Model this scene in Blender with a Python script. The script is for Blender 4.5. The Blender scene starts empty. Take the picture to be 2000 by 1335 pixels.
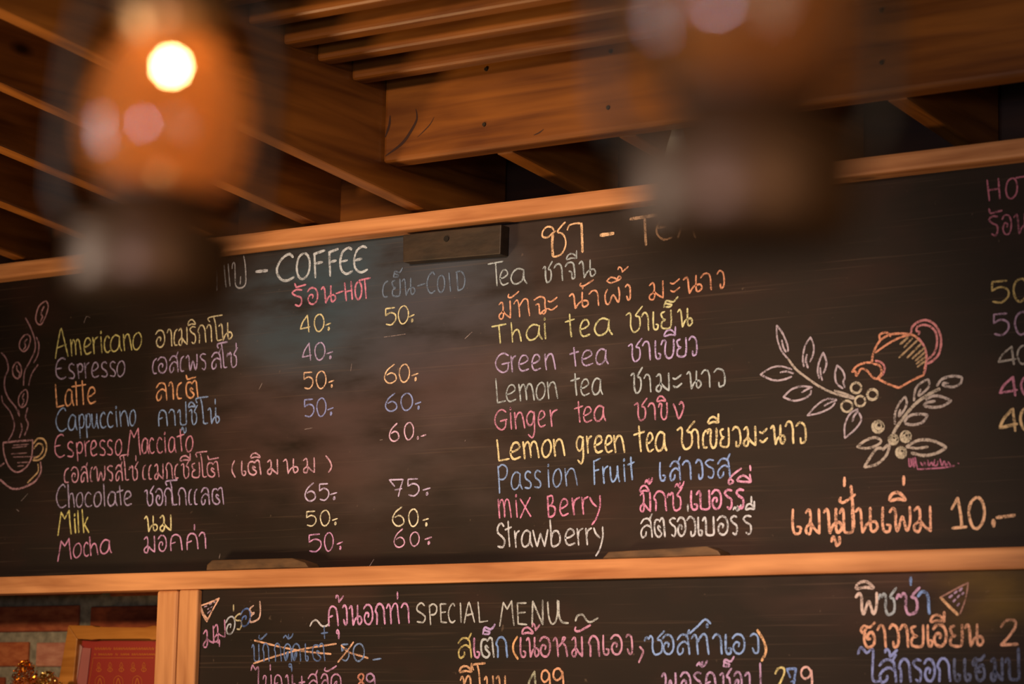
import bpy, bmesh, math, random
from mathutils import Vector, Matrix
random.seed(7)
C = bpy.context.scene.collection
S = bpy.context.scene
# ------------------------------------------------------------------ camera
F = 5277.0
def _n(v): return Vector(v).normalized()
Xc = _n((7527, -652, -5277))
Zc = Vector((755, -34000, 5277)); Zc = (Zc - Xc * Zc.dot(Xc)).normalized()
Yc = Zc.cross(Xc)
RIGHT = Vector((Xc.x, Yc.x, Zc.x)); DOWN = Vector((Xc.y, Yc.y, Zc.y)); FWD = Vector((Xc.z, Yc.z, Zc.z))
DIST = 6.5
CAM = -DIST * FWD
cd = bpy.data.cameras.new('camera'); cam = bpy.data.objects.new('camera', cd); C.objects.link(cam)
M = Matrix.Identity(4)
for i in range(3):
    M[i][0] = RIGHT[i]; M[i][1] = -DOWN[i]; M[i][2] = -FWD[i]; M[i][3] = CAM[i]
cam.matrix_world = M
cd.sensor_width = 36; cd.lens = F * 36 / 2000
cd.clip_start = 0.05; cd.clip_end = 60
cd.dof.use_dof = True; cd.dof.aperture_fstop = 2.9; cd.dof.aperture_blades = 9
S.camera = cam
def ray(px, py): return RIGHT * ((px - 1000) / F) + DOWN * ((py - 667.5) / F) + FWD
def on_y(px, py, y=0.0):
    d = ray(px, py); return CAM + d * ((y - CAM.y) / d.y)
def on_x(px, py, x):
    d = ray(px, py); return CAM + d * ((x - CAM.x) / d.x)
def at_d(px, py, dist): return CAM + ray(px, py) * dist
cd.dof.focus_distance = (on_y(900, 720) - CAM).dot(FWD)

# ------------------------------------------------------------------ world and lights
w = bpy.data.worlds.new('world'); S.world = w; w.use_nodes = True
w.node_tree.nodes['Background'].inputs[0].default_value = (1.0, 0.62, 0.36, 1)
w.node_tree.nodes['Background'].inputs[1].default_value = 0.035
def look(o, target):
    o.rotation_euler = (Vector(target) - o.location).to_track_quat('-Z', 'Y').to_euler()
def spot(name, loc, target, power, size, blend, col, rad=0.05):
    l = bpy.data.lights.new(name, 'SPOT'); l.energy = power; l.spot_size = math.radians(size); l.spot_blend = blend
    l.color = col; l.shadow_soft_size = rad
    o = bpy.data.objects.new(name, l); C.objects.link(o); o.location = loc; look(o, target); return o
def area(name, loc, target, power, sx, sy, col):
    l = bpy.data.lights.new(name, 'AREA'); l.shape = 'RECTANGLE'; l.size = sx; l.size_y = sy; l.energy = power; l.color = col
    o = bpy.data.objects.new(name, l); C.objects.link(o); o.location = loc; look(o, target); return o
spot('unseen_spot', (0.35, -3.2, 0.48), (0.0, 0, -0.42), 385, 50, 1.0, (1.0, 0.64, 0.40), 0.10)
spot('unseen_spot', (-1.9, -2.3, -1.7), (-0.3, -0.8, 0.7), 330, 84, 1.0, (1.0, 0.62, 0.30), 0.30)  # added uplight, stands in for light bounced up onto the ceiling
spot('unseen_spot', (1.7, -2.6, -0.35), (0.75, 0, -0.58), 150, 34, 1.0, (1.0, 0.64, 0.40), 0.10)  # added, unseen: brightens the right end of the bottom rail
LC = at_d(650, 300, 1.5)
spot('unseen_spot', (-1.35, -2.6, -0.12), (-1.5, 0, -0.74), 150, 34, 1.0, (1.0, 0.66, 0.40), 0.08)  # added, unseen: brightens the bricks, posts and frame at lower left
area('lantern_fill', LC - FWD * 3.0 + RIGHT * 1.2 + Vector((0, 0, 0.5)), LC, 20, 1.4, 0.8, (1.0, 0.74, 0.52))  # warm fill added behind the camera to brighten the lanterns
area('window_light', LC - RIGHT * 1.9 + FWD * 0.1, LC, 24, 0.5, 0.9, (0.78, 0.9, 1.0))
area('window_light', LC - FWD * 2.4 - RIGHT * 1.1 + Vector((0, 0, 0.25)), LC, 32, 0.36, 0.36, (0.80, 0.78, 1.0))
S.view_settings.view_transform = 'Standard'; S.view_settings.look = 'None'
S.view_settings.gamma = 1; S.view_settings.exposure = 0; S.view_settings.use_curve_mapping = False

# ------------------------------------------------------------------ materials
def lin(c):
    return tuple(((v / 255) / 12.92 if v / 255 <= 0.04045 else ((v / 255 + 0.055) / 1.055) ** 2.4) for v in c) + (1,)
def mat(name, col=(128, 128, 128), rough=0.6, metal=0.0, spec=0.5):
    m = bpy.data.materials.new(name); m.use_nodes = True
    b = m.node_tree.nodes['Principled BSDF']
    b.inputs['Base Color'].default_value = lin(col); b.inputs['Roughness'].default_value = rough
    b.inputs['Metallic'].default_value = metal; b.inputs['Specular IOR Level'].default_value = spec
    return m
def nodes(m): return m.node_tree.nodes, m.node_tree.links, m.node_tree.nodes['Principled BSDF']
def wood(name, dark, light, axis, scale=1.0, rough=0.42, knots=True, bump=0.25):
    m = mat(name, light, rough); n, l, b = nodes(m)
    tc = n.new('ShaderNodeTexCoord'); mp = n.new('ShaderNodeMapping')
    sc = [26 * scale] * 3; sc[axis] = 1.6 * scale
    mp.inputs['Scale'].default_value = sc
    l.new(tc.outputs['Object'], mp.inputs[0])
    n1 = n.new('ShaderNodeTexNoise'); n1.inputs['Scale'].default_value = 1.3; n1.inputs['Detail'].default_value = 6; n1.inputs['Distortion'].default_value = 0.6
    l.new(mp.outputs[0], n1.inputs['Vector'])
    mp2 = n.new('ShaderNodeMapping'); sc2 = [4.2] * 3; sc2[axis] = 1.1
    mp2.inputs['Scale'].default_value = sc2; l.new(tc.outputs['Object'], mp2.inputs[0])
    n2 = n.new('ShaderNodeTexNoise'); n2.inputs['Scale'].default_value = 1.4; n2.inputs['Detail'].default_value = 3; n2.inputs['Distortion'].default_value = 1.2
    l.new(mp2.outputs[0], n2.inputs['Vector'])
    mx = n.new('ShaderNodeMath'); mx.operation = 'MULTIPLY_ADD'; mx.inputs[1].default_value = 0.55
    l.new(n1.outputs[0], mx.inputs[0])
    m2 = n.new('ShaderNodeMath'); m2.operation = 'MULTIPLY'; m2.inputs[1].default_value = 0.5; l.new(n2.outputs[0], m2.inputs[0])
    l.new(m2.outputs[0], mx.inputs[2])
    cr = n.new('ShaderNodeValToRGB'); e = cr.color_ramp.elements
    e[0].position = 0.36; e[0].color = lin(dark); e[1].position = 0.66; e[1].color = lin(light)
    l.new(mx.outputs[0], cr.inputs[0])
    out = cr.outputs[0]
    if knots:
        v = n.new('ShaderNodeTexVoronoi'); v.inputs['Scale'].default_value = 1.0
        mp3 = n.new('ShaderNodeMapping'); s3 = [5.0] * 3; s3[axis] = 2.2
        mp3.inputs['Scale'].default_value = s3; l.new(tc.outputs['Object'], mp3.inputs[0]); l.new(mp3.outputs[0], v.inputs['Vector'])
        r = n.new('ShaderNodeMapRange'); r.inputs[1].default_value = 0.03; r.inputs[2].default_value = 0.10
        l.new(v.outputs['Distance'], r.inputs[0])
        mi = n.new('ShaderNodeMix'); mi.data_type = 'RGBA'; mi.inputs[6].default_value = lin(tuple(x * 0.4 for x in dark))
        l.new(r.outputs[0], mi.inputs[0]); l.new(out, mi.inputs[7]); out = mi.outputs[2]
    l.new(out, b.inputs['Base Color'])
    bp = n.new('ShaderNodeBump'); bp.inputs['Strength'].default_value = bump; bp.inputs['Distance'].default_value = 0.003
    l.new(n1.outputs[0], bp.inputs['Height']); l.new(bp.outputs[0], b.inputs['Normal'])
    return m
def noisy(name, a, bcol, scale, rough=0.8, bump=0.4, stretch=None, metal=0.0):
    m = mat(name, a, rough, metal); n, l, b = nodes(m)
    tc = n.new('ShaderNodeTexCoord'); mp = n.new('ShaderNodeMapping'); mp.inputs['Scale'].default_value = stretch or (1, 1, 1)
    l.new(tc.outputs['Object'], mp.inputs[0])
    t = n.new('ShaderNodeTexNoise'); t.inputs['Scale'].default_value = scale; t.inputs['Detail'].default_value = 6
    l.new(mp.outputs[0], t.inputs['Vector'])
    cr = n.new('ShaderNodeValToRGB'); e = cr.color_ramp.elements
    e[0].position = 0.35; e[0].color = lin(a); e[1].position = 0.65; e[1].color = lin(bcol)
    l.new(t.outputs[0], cr.inputs[0]); l.new(cr.outputs[0], b.inputs['Base Color'])
    bp = n.new('ShaderNodeBump'); bp.inputs['Strength'].default_value = bump; bp.inputs['Distance'].default_value = 0.004
    l.new(t.outputs[0], bp.inputs['Height']); l.new(bp.outputs[0], b.inputs['Normal'])
    return m
def slate(name, smear_glare):
    """painted chalkboard: brown-black paint, patches of wiped chalk and painted-in glare, fine horizontal scratches"""
    m = mat(name, (70, 58, 54), 0.62, 0, 0.3); n, l, b = nodes(m)
    tc = n.new('ShaderNodeTexCoord')
    def noise(sc, stretch, det=5, dist=0.0):
        mp = n.new('ShaderNodeMapping'); mp.inputs['Scale'].default_value = stretch; l.new(tc.outputs['Object'], mp.inputs[0])
        t = n.new('ShaderNodeTexNoise'); t.inputs['Scale'].default_value = sc; t.inputs['Detail'].default_value = det; t.inputs['Distortion'].default_value = dist
        l.new(mp.outputs[0], t.inputs['Vector']); return t.outputs[0]
    def rng(x, a, c, d0=0.0, d1=1.0):
        r = n.new('ShaderNodeMapRange'); r.inputs[1].default_value = a; r.inputs[2].default_value = c
        r.inputs[3].default_value = d0; r.inputs[4].default_value = d1; l.new(x, r.inputs[0]); return r.outputs[0]
    def mul(a_, b_):
        r = n.new('ShaderNodeMath'); r.operation = 'MULTIPLY'
        for i, v in enumerate((a_, b_)):
            if isinstance(v, float): r.inputs[i].default_value = v
            else: l.new(v, r.inputs[i])
        return r.outputs[0]
    def mix(f, a_, b_):
        r = n.new('ShaderNodeMix'); r.data_type = 'RGBA'; l.new(f, r.inputs[0])
        for i, v in ((6, a_), (7, b_)):
            if isinstance(v, tuple): r.inputs[i].default_value = v
            else: l.new(v, r.inputs[i])
        return r.outputs[2]
    base = mix(rng(noise(2.2, (1, 1, 3)), 0.38, 0.62), lin((19, 12, 9)), lin((28, 19, 15)))
    base = mix(mul(rng(noise(3.4, (1, 1, 2.0), 7, 0.1), 0.50, 0.70), 0.55), base, lin((44, 23, 18)))
    sep = n.new('ShaderNodeSeparateXYZ'); l.new(tc.outputs['Object'], sep.inputs[0])
    for (cx, cz, rx, rz, col, k) in smear_glare:
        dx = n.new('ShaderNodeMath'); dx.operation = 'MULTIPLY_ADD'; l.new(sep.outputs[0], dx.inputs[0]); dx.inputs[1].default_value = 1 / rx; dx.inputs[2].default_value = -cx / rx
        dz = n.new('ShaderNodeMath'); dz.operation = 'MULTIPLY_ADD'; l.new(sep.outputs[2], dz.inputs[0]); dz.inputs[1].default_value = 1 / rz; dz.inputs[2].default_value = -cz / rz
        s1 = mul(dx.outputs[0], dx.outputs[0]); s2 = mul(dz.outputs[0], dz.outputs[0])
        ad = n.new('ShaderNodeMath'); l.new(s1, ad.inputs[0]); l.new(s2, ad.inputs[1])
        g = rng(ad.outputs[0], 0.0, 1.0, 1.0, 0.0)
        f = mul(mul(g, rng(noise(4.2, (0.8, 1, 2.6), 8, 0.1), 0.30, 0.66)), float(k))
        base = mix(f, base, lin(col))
    sc = rng(noise(7.0, (0.35, 1, 26), 3), 0.60, 0.72)
    base = mix(mul(sc, 0.10), base, lin((140, 118, 100)))
    sp = rng(noise(60.0, (1, 1, 1), 2), 0.72, 0.80)
    base = mix(mul(sp, 0.15), base, lin((170, 150, 130)))
    l.new(base, b.inputs['Base Color'])
    bp = n.new('ShaderNodeBump'); bp.inputs['Strength'].default_value = 0.12; bp.inputs['Distance'].default_value = 0.002
    l.new(noise(40.0, (0.1, 1, 3), 4), bp.inputs['Height']); l.new(bp.outputs[0], b.inputs['Normal'])
    return m
CHALK = {}
def chalk(col):
    if col in CHALK: return CHALK[col]
    m = mat('chalk', col, 0.95, 0, 0.05); cl = lin(col); lu = .3*cl[0]+.6*cl[1]+.1*cl[2]; kk = .30 if cl[0] > cl[1] * 1.3 and cl[2] > cl[1] * .9 else .14; cl = [c*(1-kk)+lu*kk for c in cl[:3]]; cl[1] *= 1.1 if cl[2] > cl[0] * 1.15 else 1.0; m.node_tree.nodes['Principled BSDF'].inputs['Base Color'].default_value = (min(.9, cl[0] * .92), min(.9, cl[1] * 1.1), min(.9, cl[2] * 1.6), 1); n, l, b = nodes(m)
    tc = n.new('ShaderNodeTexCoord')
    t = n.new('ShaderNodeTexNoise'); t.inputs['Scale'].default_value = 420; t.inputs['Detail'].default_value = 2
    mp = n.new('ShaderNodeMapping'); mp.inputs['Scale'].default_value = (1, 1, 1.6); l.new(tc.outputs['Object'], mp.inputs[0]); l.new(mp.outputs[0], t.inputs['Vector'])
    t2 = n.new('ShaderNodeTexNoise'); t2.inputs['Scale'].default_value = 55; l.new(tc.outputs['Object'], t2.inputs['Vector'])
    ad = n.new('ShaderNodeMath'); l.new(t.outputs[0], ad.inputs[0]); l.new(t2.outputs[0], ad.inputs[1])
    r = n.new('ShaderNodeMapRange'); r.inputs[1].default_value = 0.80; r.inputs[2].default_value = 1.06; r.inputs[3].default_value = 0.28; r.inputs[4].default_value = 1.0
    l.new(ad.outputs[0], r.inputs[0]); l.new(r.outputs[0], b.inputs['Alpha'])
    CHALK[col] = m; return m

# ------------------------------------------------------------------ object helpers
def link_mesh(name, bm, m, parent=None, smooth=False):
    me = bpy.data.meshes.new(name); bmesh.ops.recalc_face_normals(bm, faces=bm.faces[:]); bm.to_mesh(me); bm.free()
    if smooth:
        for p in me.polygons: p.use_smooth = True
    if m: me.materials.append(m)
    o = bpy.data.objects.new(name, me); C.objects.link(o)
    if parent: o.parent = parent
    return o
def tag(o, label=None, cat=None, group=None, kind=None):
    for k, v in (('label', label), ('category', cat), ('group', group), ('kind', kind)):
        if v: o[k] = v
    return o
def empty(name, loc=(0, 0, 0)):
    o = bpy.data.objects.new(name, None); C.objects.link(o); o.location = loc; o.empty_display_size = 0.05; return o
def box(bm, x0, x1, y0, y1, z0, z1, bev=0.0, seg=2):
    vs = [bm.verts.new(p) for p in ((x0,y0,z0),(x1,y0,z0),(x1,y1,z0),(x0,y1,z0),(x0,y0,z1),(x1,y0,z1),(x1,y1,z1),(x0,y1,z1))]
    fs = [bm.faces.new([vs[i] for i in f]) for f in ((0,3,2,1),(4,5,6,7),(0,1,5,4),(1,2,6,5),(2,3,7,6),(3,0,4,7))]
    if bev:
        es = list({e for f in fs for e in f.edges})
        bmesh.ops.bevel(bm, geom=es, offset=bev, segments=seg, profile=0.6, affect='EDGES')
    return bm
def prism(bm, pts, d, bev=0.0):
    """closed outline pts (Vectors) extruded by vector d"""
    a = [bm.verts.new(p) for p in pts]; b = [bm.verts.new(p + d) for p in pts]; n = len(pts)
    fs = [bm.faces.new(a), bm.faces.new(list(reversed(b)))]
    for i in range(n): fs.append(bm.faces.new((a[i], b[i], b[(i + 1) % n], a[(i + 1) % n])))
    if bev: bmesh.ops.bevel(bm, geom=list({e for f in fs for e in f.edges}), offset=bev, segments=2, profile=0.6, affect='EDGES')
    return bm
def lathe(bm, prof, seg=28, closed=False):
    rings = []
    for (r, z) in prof:
        rings.append([bm.verts.new((r * math.cos(2*math.pi*i/seg), r * math.sin(2*math.pi*i/seg), z)) for i in range(seg)])
    for a, b in zip(rings, rings[1:]):
        for i in range(seg): bm.faces.new((a[i], a[(i+1) % seg], b[(i+1) % seg], b[i]))
    if closed:
        bm.faces.new(rings[0]); bm.faces.new(rings[-1])
    return bm
def tube(bm, pts, r, seg=8):
    pts = [Vector(p) for p in pts]; rings = []
    for i, p in enumerate(pts):
        t = (pts[min(i+1, len(pts)-1)] - pts[max(i-1, 0)]).normalized()
        u = t.cross(Vector((0.13, 0.99, 0.05))).normalized(); v = t.cross(u)
        rings.append([bm.verts.new(p + (u*math.cos(2*math.pi*k/seg) + v*math.sin(2*math.pi*k/seg)) * r) for k in range(seg)])
    for a, b in zip(rings, rings[1:]):
        for k in range(seg): bm.faces.new((a[k], a[(k+1) % seg], b[(k+1) % seg], b[k]))
    bm.faces.new(rings[0]); bm.faces.new(rings[-1]); return bm
def smooth_path(pts, step=1.6):
    """Catmull-Rom through 2-D points, resampled"""
    if len(pts) < 3:
        out = []
        (x0, y0), (x1, y1) = pts[0], pts[-1]
        k = max(2, int(math.hypot(x1-x0, y1-y0) / step))
        return [(x0 + (x1-x0)*i/k, y0 + (y1-y0)*i/k) for i in range(k+1)]
    closed = pts[0] == pts[-1]
    P = ([pts[-2]] + pts + [pts[1]]) if closed else ([pts[0]] + pts + [pts[-1]])
    out = []
    for i in range(1, len(P) - 2):
        p0, p1, p2, p3 = P[i-1], P[i], P[i+1], P[i+2]
        k = max(2, int(math.hypot(p2[0]-p1[0], p2[1]-p1[1]) / step))
        for j in range(k):
            t = j / k
            out.append(tuple(0.5*((2*p1[c]) + (-p0[c]+p2[c])*t + (2*p0[c]-5*p1[c]+4*p2[c]-p3[c])*t*t + (-p0[c]+3*p1[c]-3*p2[c]+p3[c])*t**3) for c in (0, 1)))
    out.append(P[-2]); return out
rs = random.Random(3)
# ------------------------------------------------------------------ materials of the place
M_rail = wood('honey_wood', (150, 92, 50), (216, 156, 104), 0, 1.0, 0.5)
M_post = wood('pale_post_wood', (170, 112, 66), (218, 160, 106), 2, 1.0, 0.55, False, 0.5)
M_raft = wood('varnished_rafter_wood', (74, 36, 9), (152, 96, 36), 1, 0.8, 0.4)
M_joist = wood('varnished_joist_wood', (84, 44, 12), (140, 86, 30), 0, 0.8, 0.4)
M_deck = wood('dark_roof_board', (40, 20, 10), (74, 40, 18), 0, 0.7, 0.6, False)
M_slate = slate('painted_slate', [(-0.35, -0.02, 0.85, 0.50, (84, 73, 73), 0.9), (-0.45, 0.14, 0.52, 0.26, (50, 88, 112), 0.95), (-0.40, -0.02, 0.55, 0.30, (48, 62, 76), 0.5), (-0.28, 0.02, 0.3, 0.3, (84, 46, 40), 0.4), (-0.66, -0.2, 0.4, 0.22, (78, 42, 36), 0.4), (0.5, -0.45, 0.6, 0.14, (60, 40, 35), 0.6)])  # grey and teal ovals: chalk dust plus glare painted into the board
OLX = on_y(1930, 1160, -0.045).x; OLZ = on_y(1930, 1160, -0.045).z
M_slate2 = slate('painted_slate_lower', [(1.0, -0.56, 0.4, 0.16, (84, 58, 52), 0.6), (OLX, OLZ, 0.16, 0.12, (96, 76, 28), 0.95), (-0.6, -0.6, 0.3, 0.1, (70, 46, 40), 0.4)])
M_cleat = noisy('dark_painted_wood', (32, 25, 18), (54, 43, 32), 14, 0.6, 0.5, (1, 1, 3))
M_cleat2 = noisy('lighter_painted_wood', (70, 50, 30), (104, 78, 50), 14, 0.6, 0.5, (1, 1, 3))  # lighter tone for the two lower cleats
M_hole = mat('dark_hole', (16, 12, 9), 0.9)
M_steel = mat('nail_steel', (70, 62, 52), 0.45, 0.8)

# ------------------------------------------------------------------ the two rails
zt0 = on_y(1000, 424, -0.06).z; zt1 = on_y(1000, 391, -0.06).z
XL = on_y(-160, 700).x; XR = on_y(2150, 700).x
bm = bmesh.new(); box(bm, XL, XR, -0.06, -0.001, zt0, zt1, 0.007)
top_rail = link_mesh('wooden_rail', bm, M_rail); tag(top_rail, 'honey-coloured wooden rail along the top of the big chalkboard', 'rail')
zb1 = on_y(1000, 1096, -0.06).z; zb0 = on_y(1000, 1135, -0.06).z
bm = bmesh.new(); box(bm, XL, XR, -0.06, -0.001, zb0, zb1, 0.006)
bot_rail = link_mesh('wooden_rail', bm, M_rail); tag(bot_rail, 'honey-coloured wooden rail between the big chalkboard and the lower chalkboard', 'rail')

# ------------------------------------------------------------------ big chalkboard and its writing
board = empty('chalkboard', (0, 0.01, zb1))
tag(board, 'large dark chalkboard with coffee and tea menu in coloured chalk', 'chalkboard')
bm = bmesh.new(); box(bm, XL + 0.02, XR - 0.02, 0.0, 0.02, zb1 - 0.02, zt0 + 0.02)
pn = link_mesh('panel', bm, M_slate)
pn.parent = board; pn.matrix_parent_inverse = Matrix.Translation(board.location).inverted()
LBY = -0.045
ZLOW = on_y(1000, 1500, LBY).z
lboard = empty('chalkboard', (0.3, LBY, ZLOW))
tag(lboard, 'lower chalkboard with the SPECIAL MENU heading and food list', 'chalkboard')
xlb = on_y(386, 1250, LBY).x
bm = bmesh.new(); box(bm, xlb, XR - 0.02, LBY, LBY + 0.02, ZLOW, zb0 - 0.001)
pn = link_mesh('panel', bm, M_slate2); pn.parent = lboard; pn.matrix_parent_inverse = Matrix.Translation(lboard.location).inverted()

def strokes_obj(name, strokes, col, brd, label=None):
    """strokes: list of (pixel polyline, width px) -> flat chalk marks lying on the board"""
    Y = (0.0 if brd is board else LBY) - 0.0008
    k = (6.5 / F)
    bm = bmesh.new()
    for si, (pts, lw) in enumerate(strokes):
        path = smooth_path(pts)
        W3 = [on_y(x, y, Y - 0.00012 * (si % 5)) for x, y in path]
        L = R = None; n = len(W3); prev = None
        hw = lw * k * 0.415; wob = rs.uniform(0.9, 1.1)
        for i, p in enumerate(W3):
            t = W3[min(i+1, n-1)] - W3[max(i-1, 0)]
            if t.length < 1e-6: continue
            t.normalize(); nn = Vector((-t.z, 0, t.x))
            e = min(i, n-1-i); f = 0.6 if e == 0 else (0.9 if e == 1 else 1.0)
            h = hw * f * (wob + rs.uniform(-0.16, 0.16))
            if i == 0: p = p - t * hw * 0.5
            if i == n-1: p = p + t * hw * 0.5
            a = bm.verts.new(p + nn * h); b = bm.verts.new(p - nn * h)
            if prev: bm.faces.new((prev[0], a, b, prev[1]))
            prev = (a, b)
    me = bpy.data.meshes.new(name); bm.to_mesh(me); bm.free(); me.materials.append(chalk(col))
    o = bpy.data.objects.new(name, me); C.objects.link(o)
    o.parent = brd; o.matrix_parent_inverse = Matrix.Translation(brd.location).inverted()
    if label: o['label'] = label
    return o
def parse(s): 
    out = []
    for st in s.split(';'):
        v = [float(t) for t in st.replace(',', ' ').split()]
        if v: out.append(list(zip(v[0::2], v[1::2])))
    return out
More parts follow.
